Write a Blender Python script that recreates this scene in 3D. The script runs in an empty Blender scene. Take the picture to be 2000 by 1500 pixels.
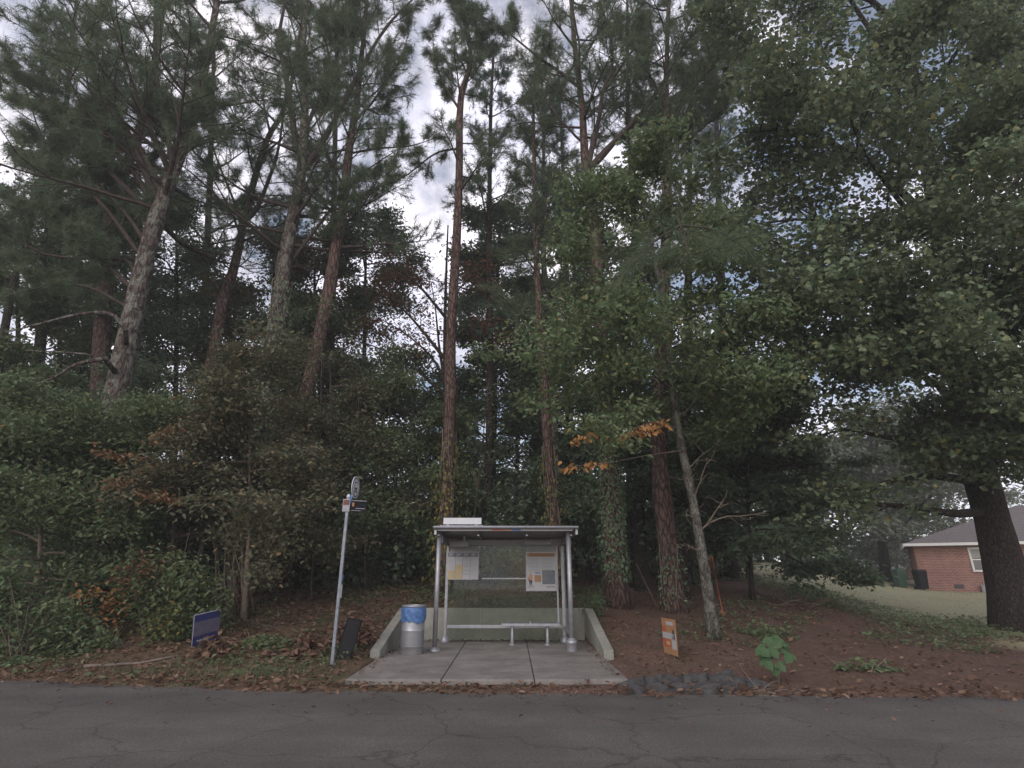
import bpy, math, random
import numpy as np

# ------------------------------------------------------------------ camera, sky, sun
SC = bpy.context.scene
COL = SC.collection
F, CX, CY, EYE = 1134.0, 1000.0, 675.0, 1.53          # focal length and axis of the photograph (2000 px wide), eye height
PITCH = math.atan(440.0 / F)
cs, sn = math.cos(PITCH), math.sin(PITCH)
cam_d = bpy.data.cameras.new('camera')
cam_d.sensor_width = 36.0
cam_d.lens = F / 2000 * 36.0
cam_d.shift_y = -75.0 / 2000
cam_d.clip_end = 600
cam = bpy.data.objects.new('camera', cam_d)
COL.objects.link(cam)
cam.location = (0, 0, EYE)
cam.rotation_euler = (math.pi / 2 + PITCH, 0, 0)
SC.camera = cam

SUN_EL, SUN_AZ = math.radians(30), math.radians(200)   # behind the camera, over the open road
world = bpy.data.worlds.new('World')
SC.world = world
world.use_nodes = True
wt = world.node_tree
for n in list(wt.nodes):
    wt.nodes.remove(n)
wo = wt.nodes.new('ShaderNodeOutputWorld')
sky = wt.nodes.new('ShaderNodeTexSky')
sky.sky_type = 'NISHITA'
sky.sun_disc = False
sky.sun_elevation = SUN_EL
sky.sun_rotation = SUN_AZ
bg_blue = wt.nodes.new('ShaderNodeBackground')
bg_blue.inputs['Strength'].default_value = 0.12
wt.links.new(sky.outputs[0], bg_blue.inputs['Color'])
bg_cloud = wt.nodes.new('ShaderNodeBackground')
tc = wt.nodes.new('ShaderNodeTexCoord')
cn2 = wt.nodes.new('ShaderNodeTexNoise')
cn2.inputs['Scale'].default_value = 5.0
cn2.inputs['Detail'].default_value = 6
wt.links.new(tc.outputs['Generated'], cn2.inputs['Vector'])
cr2 = wt.nodes.new('ShaderNodeValToRGB')
cr2.color_ramp.elements[0].position = 0.3
cr2.color_ramp.elements[0].color = (0.7, 0.71, 0.86, 1)
cr2.color_ramp.elements[1].position = 0.62
cr2.color_ramp.elements[1].color = (0.98, 0.93, 0.99, 1)
wt.links.new(cn2.outputs['Fac'], cr2.inputs['Fac'])
wt.links.new(cr2.outputs[0], bg_cloud.inputs['Color'])
bg_cloud.inputs['Strength'].default_value = 1.5
cn = wt.nodes.new('ShaderNodeTexNoise')
cn.inputs['Scale'].default_value = 3.1
cn.inputs['Detail'].default_value = 7
cn.inputs['Roughness'].default_value = 0.58
wt.links.new(tc.outputs['Generated'], cn.inputs['Vector'])
cr = wt.nodes.new('ShaderNodeValToRGB')
cr.color_ramp.elements[0].position = 0.42
cr.color_ramp.elements[0].color = (0.1, 0.1, 0.1, 1)
cr.color_ramp.elements[1].position = 0.55
wt.links.new(cn.outputs['Fac'], cr.inputs['Fac'])
mx = wt.nodes.new('ShaderNodeMixShader')
wt.links.new(cr.outputs[0], mx.inputs['Fac'])
wt.links.new(bg_blue.outputs[0], mx.inputs[1])
wt.links.new(bg_cloud.outputs[0], mx.inputs[2])
wt.links.new(mx.outputs[0], wo.inputs['Surface'])

sun_d = bpy.data.lights.new('sun', 'SUN')
sun_d.energy = 1.6
sun_d.angle = math.radians(50)
sun_d.color = (1.0, 0.96, 0.93)
sun = bpy.data.objects.new('sun', sun_d)
COL.objects.link(sun)
sun.rotation_euler = (math.pi / 2 - SUN_EL, 0, -SUN_AZ + math.pi)

SC.view_settings.view_transform = 'Standard'
SC.view_settings.look = 'None'
SC.view_settings.gamma = 1.0
SC.view_settings.exposure = 0.0
SC.render.engine = 'CYCLES'
SC.cycles.max_bounces = 8
SC.cycles.diffuse_bounces = 5
SC.cycles.transparent_max_bounces = 8
SC.cycles.transmission_bounces = 4

RNG = np.random.default_rng(7)


# ------------------------------------------------------------------ places
def ray(px, py):
    xc, yc = (px - CX) / F, -(py - CY) / F
    return np.array([xc, cs - yc * sn, sn + yc * cs])


def at(px, py, Y):
    d = ray(px, py)
    t = Y / d[1]
    return np.array([t * d[0], Y, EYE + t * d[2]])


def sig(v):
    return 1.0 / (1.0 + np.exp(-v))


def road_edge(x):
    x = np.asarray(x, float)
    e = np.where(x < -3.7, 9.75 - 0.2 * (x + 3.7), 9.75 - 0.05 * (x + 3.7))
    return np.clip(e, 8.6, 12.5) + 0.05 * np.sin(x * 2.3) + 0.03 * np.sin(x * 5.1 + 1)


PX0, PX1, PY0, PY1 = -2.52, 1.76, 10.0, 15.3           # the concrete pad


def ground_z(x, y):
    x = np.asarray(x, float)
    y = np.asarray(y, float)
    s = np.maximum(0.0, y - 11.5)
    se = 22 * (1 - np.exp(-s / 22))
    u = x / np.maximum(y, 4.0)
    k = 0.03 + 0.1 * sig((0.52 - u) / 0.05) + 0.055 * sig((0.05 - u) / 0.05)
    z = k * se
    e = road_edge(x)
    z = z - 0.085 * (1 - np.clip((y - e) / (11.5 - e), 0, 1))
    z = z + (0.035 * np.sin(x * 1.7 + 0.6 * y) * np.sin(y * 1.3 - 0.4 * x) + 0.02 * np.sin(x * 4.1 + y * 3.3)) * np.clip((y - e) / 2, 0, 1)
    z = np.where(y < e - 0.02, -0.17, z)
    dw = np.maximum(np.maximum(PX0 - 0.16 - x, x - PX1 - 0.16), 0)
    z = z - np.where((y > 11.6) & (y < PY1), 0.14 * np.exp(-dw / 0.3) * np.clip((y - 11.6) / 0.8, 0, 1), 0)
    inside = (x > PX0 - 0.03) & (x < PX1 - 0.03) & (y > PY0 + 0.02) & (y < PY1 + 0.05)
    return np.where(inside, -0.12, z)


def on_ground(px, py):
    d = ray(px, py)
    t = 6.0
    while t < 120:
        p = np.array([0, 0, EYE]) + d * t
        if p[2] <= ground_z(p[0], p[1]):
            break
        t += 0.03
    return p


# ------------------------------------------------------------------ geometry helpers: a geo is (verts, [face arrays])
def cat(*gs):
    V, Fs, o = [], [], 0
    for v, f in gs:
        v = np.asarray(v, float)
        V.append(v)
        for a in f:
            Fs.append(np.asarray(a, int) + o)
        o += len(v)
    return np.concatenate(V), Fs


def box(x0, x1, y0, y1, z0, z1):
    v = [(x0, y0, z0), (x1, y0, z0), (x1, y1, z0), (x0, y1, z0), (x0, y0, z1), (x1, y0, z1), (x1, y1, z1), (x0, y1, z1)]
    f = [(0, 3, 2, 1), (4, 5, 6, 7), (0, 1, 5, 4), (1, 2, 6, 5), (2, 3, 7, 6), (3, 0, 4, 7)]
    return np.array(v, float), [np.array(f)]


def tube(P, R, sides=8, caps=True):
    P = np.asarray(P, float)
    n = len(P)
    R = np.broadcast_to(np.asarray(R, float), (n,))
    T = np.gradient(P, axis=0)
    T /= np.linalg.norm(T, axis=1)[:, None] + 1e-9
    u = np.cross(T[0], (0.31, 0.87, 0.12))
    if np.linalg.norm(u) < 1e-3:
        u = np.cross(T[0], (1, 0, 0))
    ang = np.arange(sides) * 2 * math.pi / sides
    V = []
    for i in range(n):
        u = u - T[i] * np.dot(u, T[i])
        u /= np.linalg.norm(u) + 1e-9
        w = np.cross(T[i], u)
        V.append(P[i] + R[i] * (np.cos(ang)[:, None] * u + np.sin(ang)[:, None] * w))
    V = np.concatenate(V)
    i = np.arange(n - 1)[:, None] * sides
    j = np.arange(sides)[None, :]
    j2 = (j + 1) % sides
    q = np.stack([i + j, i + j2, i + sides + j2, i + sides + j], -1).reshape(-1, 4)
    fs = [q]
    if caps:
        fs.append(np.arange(sides)[::-1][None, :])
        fs.append((np.arange(sides) + (n - 1) * sides)[None, :])
    return V, fs


def lathe(prof, c=(0, 0, 0), n=32):
    P = [(c[0], c[1], c[2] + z) for r, z in prof]
    P = np.array(P)
    ang = np.arange(n) * 2 * math.pi / n
    V = np.concatenate([np.stack([c[0] + r * np.cos(ang), c[1] + r * np.sin(ang), np.full(n, c[2] + z)], 1) for r, z in prof])
    i = np.arange(len(prof) - 1)[:, None] * n
    j = np.arange(n)[None, :]
    j2 = (j + 1) % n
    q = np.stack([i + j, i + j2, i + n + j2, i + n + j], -1).reshape(-1, 4)
    return V, [q]


def prism(poly, axis_a, axis_b, axis_n, org, depth):
    """outline (a, b) pushed along n by depth"""
    A, B, N, O = [np.asarray(q, float) for q in (axis_a, axis_b, axis_n, org)]
    m = len(poly)
    base = np.array([O + a * A + b * B for a, b in poly])
    V = np.concatenate([base, base + N * depth])
    i = np.arange(m)
    j = (i + 1) % m
    return V, [i[::-1][None, :], (i + m)[None, :], np.stack([i, j, j + m, i + m], 1)]


def xf(g, M=None, t=(0, 0, 0)):
    v, f = g
    v = np.asarray(v, float)
    if M is not None:
        v = v @ np.asarray(M).T
    return v + np.asarray(t, float), f


def rotz(a):
    c, s = math.cos(a), math.sin(a)
    return np.array([[c, -s, 0], [s, c, 0], [0, 0, 1.0]])


def rotx(a):
    c, s = math.cos(a), math.sin(a)
    return np.array([[1.0, 0, 0], [0, c, -s], [0, s, c]])


def roty(a):
    c, s = math.cos(a), math.sin(a)
    return np.array([[c, 0, s], [0, 1.0, 0], [-s, 0, c]])


ORG = {}


def obj(name, geos, mat=None, parent=None, smooth=False, bevel=0):
    """links ONE mesh object; geos: a geo with mat, or a list of (geo, mat)"""
    if mat is not None:
        geos = [(geos, mat)]
    mats, V, byk, o = [], [], {}, 0
    for g, m in geos:
        if m not in mats:
            mats.append(m)
        mi = mats.index(m)
        v, fs = g
        V.append(np.asarray(v, float))
        for a in fs:
            a = np.asarray(a, int)
            if len(a):
                byk.setdefault(a.shape[1], []).append((a + o, mi))
        o += len(v)
    V = np.concatenate(V)
    org = ORG.get(parent.name, np.zeros(3)) if parent else np.zeros(3)
    V = V - org
    me = bpy.data.meshes.new(name)
    loops, starts, mids, pos = [], [], [], 0
    for k, lst in byk.items():
        for a, mi in lst:
            loops.append(a.ravel())
            starts.append(pos + np.arange(len(a)) * k)
            mids.append(np.full(len(a), mi))
            pos += a.size
    loops, starts, mids = np.concatenate(loops), np.concatenate(starts), np.concatenate(mids)
    me.vertices.add(len(V))
    me.vertices.foreach_set('co', V.astype(np.float32).ravel())
    me.loops.add(len(loops))
    me.loops.foreach_set('vertex_index', loops.astype(np.int32))
    me.polygons.add(len(starts))
    me.polygons.foreach_set('loop_start', starts.astype(np.int32))
    me.polygons.foreach_set('material_index', mids.astype(np.int32))
    me.polygons.foreach_set('use_smooth', np.full(len(starts), bool(smooth)))
    for m in mats:
        me.materials.append(m)
    me.update(calc_edges=True)
    ob = bpy.data.objects.new(name, me)
    COL.objects.link(ob)
    if parent:
        ob.parent = parent
    ORG[ob.name] = org
    if bevel:
        b = ob.modifiers.new('bevel', 'BEVEL')
        b.width = bevel
        b.segments = 2
        b.limit_method = 'ANGLE'
        b.angle_limit = math.radians(40)
    return ob


def tag(o, label=None, cat=None, group=None, kind=None):
    if label:
        o['label'] = label
    if cat:
        o['category'] = cat
    if group:
        o['group'] = group
    if kind:
        o['kind'] = kind
    return o


def thing(name, label, category, loc, group=None):
    e = bpy.data.objects.new(name, None)
    e.empty_display_size = 0.2
    COL.objects.link(e)
    e.location = loc
    ORG[e.name] = np.array(loc, float)
    return tag(e, label, category, group)


# ------------------------------------------------------------------ materials
def new_mat(name):
    m = bpy.data.materials.new(name)
    m.use_nodes = True
    nt = m.node_tree
    for n in list(nt.nodes):
        nt.nodes.remove(n)
    out = nt.nodes.new('ShaderNodeOutputMaterial')
    return m, nt, out


def N(nt, typ, **kw):
    n = nt.nodes.new(typ)
    for k, v in kw.items():
        if k in n.inputs.keys():
            n.inputs[k].default_value = v
        else:
            setattr(n, k, v)
    return n


def ramp(nt, fac, stops, interp='LINEAR'):
    r = nt.nodes.new('ShaderNodeValToRGB')
    r.color_ramp.interpolation = interp
    els = r.color_ramp.elements
    while len(els) < len(stops):
        els.new(0.5)
    for e, (p, c) in zip(els, stops):
        e.position = p
        e.color = (*c, 1)
    nt.links.new(fac, r.inputs['Fac'])
    return r.outputs[0]


def coords(nt, scale=(1, 1, 1), rot=(0, 0, 0)):
    t = nt.nodes.new('ShaderNodeTexCoord')
    mp = nt.nodes.new('ShaderNodeMapping')
    mp.inputs['Scale'].default_value = scale
    mp.inputs['Rotation'].default_value = rot
    nt.links.new(t.outputs['Object'], mp.inputs['Vector'])
    return mp.outputs[0]


def noise(nt, vec, scale, detail=5, rough=0.6, dist=0.0):
    n = N(nt, 'ShaderNodeTexNoise', Scale=scale, Detail=detail, Roughness=rough, Distortion=dist)
    nt.links.new(vec, n.inputs['Vector'])
    return n.outputs['Fac']


def mixc(nt, fac, a, b, blend='MIX'):
    m = nt.nodes.new('ShaderNodeMix')
    m.data_type = 'RGBA'
    m.blend_type = blend
    for sock, v in ((m.inputs[0], fac), (m.inputs[6], a), (m.inputs[7], b)):
        if hasattr(v, 'node'):
            nt.links.new(v, sock)
        elif isinstance(v, (int, float)):
            sock.default_value = v
        else:
            sock.default_value = (*v, 1)
    return m.outputs[2]


def bump(nt, h, strength, dist=0.02):
    b = N(nt, 'ShaderNodeBump', Strength=strength, Distance=dist)
    nt.links.new(h, b.inputs['Height'])
    return b.outputs[0]


def surf(nt, out, col, rough=0.8, metal=0.0, nrm=None, spec=None):
    p = nt.nodes.new('ShaderNodeBsdfPrincipled')
    for sock, v in ((p.inputs['Base Color'], col), (p.inputs['Roughness'], rough), (p.inputs['Metallic'], metal)):
        if hasattr(v, 'node'):
            nt.links.new(v, sock)
        elif isinstance(v, (int, float)):
            sock.default_value = v
        else:
            sock.default_value = (*v, 1)
    if spec is not None:
        p.inputs['Specular IOR Level'].default_value = spec
    if nrm is not None:
        nt.links.new(nrm, p.inputs['Normal'])
    nt.links.new(p.outputs[0], out.inputs['Surface'])
    return p


def plain(name, col, rough=0.6, metal=0.0, var=0.12, scale=12, spec=None, bmp=0.0):
    m, nt, out = new_mat(name)
    v = coords(nt)
    f = noise(nt, v, scale, 5)
    lo = tuple(c * (1 - var) for c in col)
    hi = tuple(min(1, c * (1 + var)) for c in col)
    c = ramp(nt, f, [(0.3, lo), (0.7, hi)])
    nr = bump(nt, noise(nt, v, scale * 8, 3), bmp) if bmp else None
    surf(nt, out, c, rough, metal, nr, spec)
    return m


def leaf_mat(name, stops, trans=0.3, rough=0.55, spec=0.25, gain=1.0):
    """colour differs from leaf to leaf (random per island)"""
    m, nt, out = new_mat(name)
    stops = [(p, tuple(min(0.9, q * gain) for q in c)) for p, c in stops]
    g = nt.nodes.new('ShaderNodeNewGeometry')
    c = ramp(nt, g.outputs['Random Per Island'], stops)
    # slow drift of hue from bough to bough
    v = coords(nt)
    f = noise(nt, v, 0.9, 3)
    c = mixc(nt, ramp(nt, f, [(0.35, (0, 0, 0)), (0.7, (1, 1, 1))]), c, mixc(nt, 0.6, c, stops[1][1]))
    p = nt.nodes.new('ShaderNodeBsdfPrincipled')
    nt.links.new(c, p.inputs['Base Color'])
    p.inputs['Roughness'].default_value = rough
    p.inputs['Specular IOR Level'].default_value = spec
    t = nt.nodes.new('ShaderNodeBsdfTranslucent')
    nt.links.new(c, t.inputs['Color'])
    mx_ = nt.nodes.new('ShaderNodeMixShader')
    mx_.inputs['Fac'].default_value = trans
    nt.links.new(p.outputs[0], mx_.inputs[1])
    nt.links.new(t.outputs[0], mx_.inputs[2])
    nt.links.new(mx_.outputs[0], out.inputs['Surface'])
    return m


def bark_mat(name, dark, light, lichen=None, amount=0.5, plate=4.6):
    m, nt, out = new_mat(name)
    v = coords(nt, (1, 1, 0.28))
    vo = N(nt, 'ShaderNodeTexVoronoi', Scale=plate * 2.2, Randomness=1.0)
    vo.feature = 'DISTANCE_TO_EDGE'
    nz = N(nt, 'ShaderNodeTexNoise', Scale=plate, Detail=4)
    nt.links.new(v, nz.inputs['Vector'])
    add = N(nt, 'ShaderNodeVectorMath', operation='MULTIPLY_ADD')
    nt.links.new(nz.outputs['Color'], add.inputs[0])
    add.inputs[1].default_value = (0.12, 0.12, 0.12)
    nt.links.new(v, add.inputs[2])
    nt.links.new(add.outputs[0], vo.inputs['Vector'])
    f2 = noise(nt, v, plate * 5, 5, 0.7)
    c = ramp(nt, f2, [(0.3, dark), (0.72, light)])
    crack = ramp(nt, vo.outputs['Distance'], [(0.0, (0.16, 0.15, 0.15)), (0.2, (1.1, 1.1, 1.1))])
    c = mixc(nt, 0.85, c, crack, 'MULTIPLY')
    if lichen:
        v2 = coords(nt, (1, 1, 0.7))
        lm = ramp(nt, noise(nt, v2, 5.5, 6, 0.7), [(0.62 - 0.25 * amount, (0, 0, 0)), (0.68 - 0.2 * amount, (1, 1, 1))])
        lm2 = mixc(nt, 1.0, lm, ramp(nt, noise(nt, v2, 26, 3), [(0.35, (0.25, 0.25, 0.25)), (0.6, (1, 1, 1))]), 'MULTIPLY')
        c = mixc(nt, lm2, c, lichen)
    h = mixc(nt, 0.6, crack, f2)
    surf(nt, out, c, 0.92, 0, bump(nt, h, 1.0, 0.05), 0.15)
    return m


M = {}
M['bark_red'] = bark_mat('pine_bark_red', (0.065, 0.04, 0.033), (0.175, 0.115, 0.094), (0.19, 0.17, 0.145), 0.15)
M['bark_grey'] = bark_mat('pine_bark_grey', (0.055, 0.04, 0.034), (0.15, 0.118, 0.1), (0.2, 0.2, 0.165), 0.55)
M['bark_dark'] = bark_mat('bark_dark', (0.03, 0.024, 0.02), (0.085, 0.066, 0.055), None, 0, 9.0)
M['bark_smooth'] = bark_mat('bark_smooth', (0.09, 0.08, 0.066), (0.19, 0.172, 0.14), (0.25, 0.245, 0.21), 0.6, 14)
M['bark_shade_tint'] = plain('shade_tinted_bark', (0.06, 0.046, 0.039), 0.92, 0, 0.35, 7, spec=0.1)  # bark darkened so limbs stand as silhouettes; shade put into the colour
M['twig'] = plain('twig_wood', (0.16, 0.12, 0.09), 0.9, 0, 0.35, 9)
M['deadwood'] = plain('dead_wood', (0.15, 0.118, 0.097), 0.9, 0, 0.35, 9, bmp=0.3)

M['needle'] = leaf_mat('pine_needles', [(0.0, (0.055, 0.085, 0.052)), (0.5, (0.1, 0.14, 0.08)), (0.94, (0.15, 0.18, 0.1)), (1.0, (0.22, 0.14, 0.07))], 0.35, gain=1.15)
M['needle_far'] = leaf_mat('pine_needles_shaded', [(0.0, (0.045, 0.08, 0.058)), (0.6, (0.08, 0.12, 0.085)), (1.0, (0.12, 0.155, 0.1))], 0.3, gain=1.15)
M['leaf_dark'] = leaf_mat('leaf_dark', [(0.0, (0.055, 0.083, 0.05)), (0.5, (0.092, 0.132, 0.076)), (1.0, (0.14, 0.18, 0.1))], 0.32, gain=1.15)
M['leaf_mid'] = leaf_mat('leaf_mid', [(0.0, (0.075, 0.11, 0.055)), (0.55, (0.135, 0.185, 0.088)), (0.94, (0.2, 0.235, 0.12)), (1.0, (0.3, 0.2, 0.08))], 0.35, gain=0.98)
M['leaf_bright'] = leaf_mat('leaf_bright', [(0.0, (0.078, 0.118, 0.056)), (0.5, (0.13, 0.18, 0.085)), (0.95, (0.2, 0.235, 0.12)), (1.0, (0.33, 0.24, 0.09))], 0.38, gain=1.2)
M['leaf_maple'] = leaf_mat('leaf_maple', [(0.0, (0.066, 0.1, 0.054)), (0.5, (0.118, 0.155, 0.084)), (0.94, (0.18, 0.21, 0.12)), (1.0, (0.27, 0.23, 0.08))], 0.32, 0.48, 0.3, gain=1.2)
M['leaf_orange'] = leaf_mat('leaf_orange', [(0.0, (0.2, 0.095, 0.04)), (0.6, (0.32, 0.155, 0.06)), (1.0, (0.4, 0.225, 0.095))], 0.3)
M['leaf_amber'] = leaf_mat('leaf_amber', [(0.0, (0.36, 0.17, 0.06)), (0.6, (0.5, 0.26, 0.09)), (1.0, (0.58, 0.34, 0.14))], 0.35)
M['leaf_russet'] = leaf_mat('leaf_russet', [(0.0, (0.16, 0.085, 0.045)), (0.5, (0.26, 0.14, 0.07)), (1.0, (0.17, 0.15, 0.07))], 0.3)
M['leaf_red'] = leaf_mat('leaf_red', [(0.0, (0.13, 0.06, 0.042)), (0.5, (0.21, 0.1, 0.06)), (1.0, (0.24, 0.16, 0.08))], 0.4)
M['leaf_brown'] = leaf_mat('leaf_dead', [(0.0, (0.075, 0.042, 0.03)), (0.5, (0.15, 0.088, 0.06)), (1.0, (0.25, 0.165, 0.115))], 0.12, 0.8, 0.1)
M['leaf_olive'] = leaf_mat('leaf_olive', [(0.0, (0.075, 0.08, 0.048)), (0.5, (0.122, 0.13, 0.075)), (0.82, (0.17, 0.165, 0.095)), (1.0, (0.28, 0.17, 0.09))], 0.32)
M['ivy'] = leaf_mat('ivy_leaf', [(0.0, (0.045, 0.08, 0.042)), (0.6, (0.085, 0.135, 0.066)), (1.0, (0.14, 0.185, 0.09))], 0.15, 0.4, 0.45, gain=1.15)
M['ivy_yellow'] = leaf_mat('vine_leaf', [(0.0, (0.06, 0.09, 0.035)), (0.5, (0.12, 0.14, 0.05)), (0.8, (0.26, 0.2, 0.05)), (1.0, (0.38, 0.24, 0.08))], 0.3)
M['leaf_fresh'] = leaf_mat('leaf_fresh', [(0.0, (0.05, 0.105, 0.045)), (1.0, (0.085, 0.15, 0.065))], 0.35)
M['grass'] = leaf_mat('grass_blade', [(0.0, (0.1, 0.125, 0.06)), (0.6, (0.17, 0.185, 0.095)), (1.0, (0.3, 0.25, 0.15))], 0.3)
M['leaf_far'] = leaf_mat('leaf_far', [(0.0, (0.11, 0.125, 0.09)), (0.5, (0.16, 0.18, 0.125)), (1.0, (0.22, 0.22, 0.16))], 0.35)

M['metal'] = plain('brushed_aluminium', (0.33, 0.33, 0.35), 0.45, 0.5, 0.16, 9)
M['metal_dark'] = plain('dull_steel', (0.24, 0.235, 0.25), 0.5, 0.4, 0.1, 6)
M['galv'] = plain('galvanised_steel', (0.21, 0.225, 0.25), 0.5, 0.4, 0.25, 14)
M['white'] = plain('white_enamel', (0.55, 0.55, 0.56), 0.5, 0, 0.06, 4)
M['paper'] = plain('printed_paper', (0.42, 0.415, 0.42), 0.5, 0, 0.05, 4)
M['frost'] = plain('frosted_panel', (0.29, 0.29, 0.30), 0.6, 0, 0.05, 4)
M['grey_box'] = plain('grey_housing', (0.33, 0.31, 0.31), 0.55, 0.1, 0.06, 6)
M['black'] = plain('black_plastic', (0.016, 0.015, 0.016), 0.75, 0, 0.3, 14, spec=0.15)
M['seat'] = plain('seat_mesh', (0.06, 0.06, 0.065), 0.6, 0.3, 0.15, 60)
M['ink'] = plain('dark_ink', (0.05, 0.05, 0.06), 0.6, 0, 0.05)
M['ink_grey'] = plain('grey_ink', (0.30, 0.30, 0.32), 0.6, 0, 0.05)
M['ink_slate'] = plain('slate_ink', (0.13, 0.14, 0.16), 0.6, 0, 0.08)
M['print_orange'] = plain('orange_print', (0.36, 0.19, 0.09), 0.6, 0, 0.06)
M['print_yellow'] = plain('yellow_print', (0.45, 0.35, 0.18), 0.6, 0, 0.06)
M['print_red'] = plain('red_print', (0.42, 0.1, 0.05), 0.6, 0, 0.06)
M['print_blue'] = plain('blue_print', (0.05, 0.13, 0.36), 0.55, 0, 0.06)
M['print_skin'] = plain('print_skin', (0.42, 0.24, 0.16), 0.6, 0, 0.1)
M['rubble'] = plain('broken_asphalt', (0.07, 0.067, 0.066), 0.9, 0, 0.45, 9, spec=0.2, bmp=0.5)
M['navy'] = plain('navy_board', (0.022, 0.026, 0.12), 0.5, 0, 0.12, 9)
M['navy_pale'] = plain('smudged_print', (0.11, 0.095, 0.14), 0.6, 0, 0.2, 7)
M['blue_paint'] = plain('blue_paint', (0.08, 0.19, 0.4), 0.5, 0, 0.1)
M['orange_tape'] = plain('orange_cord', (0.42, 0.11, 0.05), 0.7, 0, 0.1)
M['solar'] = plain('solar_cells', (0.03, 0.035, 0.06), 0.25, 0, 0.1)
M['roof_under'] = plain('roof_underside', (0.2, 0.19, 0.2), 0.5, 0.1, 0.18, 5)
M['bin_green'] = plain('green_bin_plastic', (0.035, 0.075, 0.05), 0.5, 0, 0.12)
M['white_wall'] = plain('white_siding', (0.55, 0.55, 0.53), 0.7, 0, 0.08, 5)
M['trim'] = plain('white_trim', (0.68, 0.67, 0.64), 0.6, 0, 0.06, 5)
M['pane'] = plain('window_pane', (0.06, 0.075, 0.095), 0.08, 0, 0.3, 1.5, spec=0.8)
M['blind'] = plain('window_blind', (0.3, 0.3, 0.28), 0.7, 0, 0.06)
M['fence_wood'] = plain('fence_wood', (0.15, 0.07, 0.05), 0.85, 0, 0.3, 5)


def mat_bag():
    m, nt, out = new_mat('blue_bin_bag')
    v = coords(nt)
    f = noise(nt, v, 14, 5, 0.6, 1.2)
    c = ramp(nt, f, [(0.3, (0.035, 0.1, 0.26)), (0.7, (0.1, 0.2, 0.4))])
    surf(nt, out, c, 0.28, 0, bump(nt, f, 0.6, 0.03), 0.5)
    return m


def mat_bin():
    m, nt, out = new_mat('bin_steel')
    v = coords(nt)
    c = ramp(nt, noise(nt, v, 5, 4), [(0.3, (0.28, 0.28, 0.29)), (0.7, (0.38, 0.38, 0.39))])
    surf(nt, out, c, 0.4, 0.5)
    return m


def mat_perf():
    m, nt, out = new_mat('perforated_steel')
    t = nt.nodes.new('ShaderNodeTexCoord')
    sx = nt.nodes.new('ShaderNodeSeparateXYZ')
    nt.links.new(t.outputs['Object'], sx.inputs[0])
    an = N(nt, 'ShaderNodeMath', operation='ARCTAN2')
    nt.links.new(sx.outputs['X'], an.inputs[0])
    nt.links.new(sx.outputs['Y'], an.inputs[1])
    cb = nt.nodes.new('ShaderNodeCombineXYZ')
    for src, sc_, dst in ((an.outputs[0], 0.235, 0), (sx.outputs['Z'], 1.0, 1)):
        mm = N(nt, 'ShaderNodeMath', operation='MULTIPLY')
        nt.links.new(src, mm.inputs[0])
        mm.inputs[1].default_value = sc_
        nt.links.new(mm.outputs[0], cb.inputs[dst])
    vo = N(nt, 'ShaderNodeTexVoronoi', Scale=48.0, Randomness=0.0)
    nt.links.new(cb.outputs[0], vo.inputs['Vector'])
    c = ramp(nt, vo.outputs['Distance'], [(0.3, (0.06, 0.06, 0.06)), (0.36, (0.33, 0.33, 0.34))])
    surf(nt, out, c, 0.45, 0.4)
    return m


def mat_glass():
    m, nt, out = new_mat('shelter_glass')
    tr = nt.nodes.new('ShaderNodeBsdfTransparent')
    tr.inputs['Color'].default_value = (0.88, 0.9, 0.87, 1)
    gl = N(nt, 'ShaderNodeBsdfGlossy', Roughness=0.03)
    gl.inputs['Color'].default_value = (0.9, 0.95, 0.93, 1)
    fr = N(nt, 'ShaderNodeFresnel', IOR=1.5)
    fm = N(nt, 'ShaderNodeMath', operation='MULTIPLY')
    nt.links.new(fr.outputs[0], fm.inputs[0])
    fm.inputs[1].default_value = 0.55
    m1 = nt.nodes.new('ShaderNodeMixShader')
    nt.links.new(fm.outputs[0], m1.inputs[0])
    nt.links.new(tr.outputs[0], m1.inputs[1])
    nt.links.new(gl.outputs[0], m1.inputs[2])
    du = nt.nodes.new('ShaderNodeBsdfDiffuse')
    du.inputs['Color'].default_value = (0.32, 0.36, 0.3, 1)
    v = coords(nt)
    f = noise(nt, v, 1.1, 3, 0.5)
    k = ramp(nt, f, [(0.3, (0.03, 0.03, 0.03)), (0.7, (0.065, 0.065, 0.065))])
    m2 = nt.nodes.new('ShaderNodeMixShader')
    nt.links.new(k, m2.inputs[0])
    nt.links.new(m1.outputs[0], m2.inputs[1])
    nt.links.new(du.outputs[0], m2.inputs[2])
    nt.links.new(m2.outputs[0], out.inputs['Surface'])
    return m


def mat_concrete(name, a, b, algae=False):
    m, nt, out = new_mat(name)
    v = coords(nt)
    f = noise(nt, v, 1.6, 7, 0.65)
    g = noise(nt, v, 45, 4, 0.6)
    c = ramp(nt, f, [(0.3, a), (0.7, b)])
    c = mixc(nt, 0.5, c, ramp(nt, mixc(nt, 0.5, g, noise(nt, v, 9, 6, 0.75)), [(0.36, (0.5, 0.48, 0.46)), (0.58, (1, 1, 1))]), 'MULTIPLY')
    st = ramp(nt, noise(nt, v, 0.9, 5, 0.7, 0.6), [(0.5, (0, 0, 0)), (0.68, (0.6, 0.6, 0.6))])
    c = mixc(nt, st, c, tuple(q * 0.62 for q in a))
    if algae:
        ag = ramp(nt, noise(nt, v, 2.4, 6, 0.7), [(0.48, (0, 0, 0)), (0.72, (0.45, 0.45, 0.45))])
        c = mixc(nt, ag, c, (0.14, 0.15, 0.1))
    surf(nt, out, c, 0.85, 0, bump(nt, g, 0.25, 0.004), 0.2)
    return m


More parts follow.
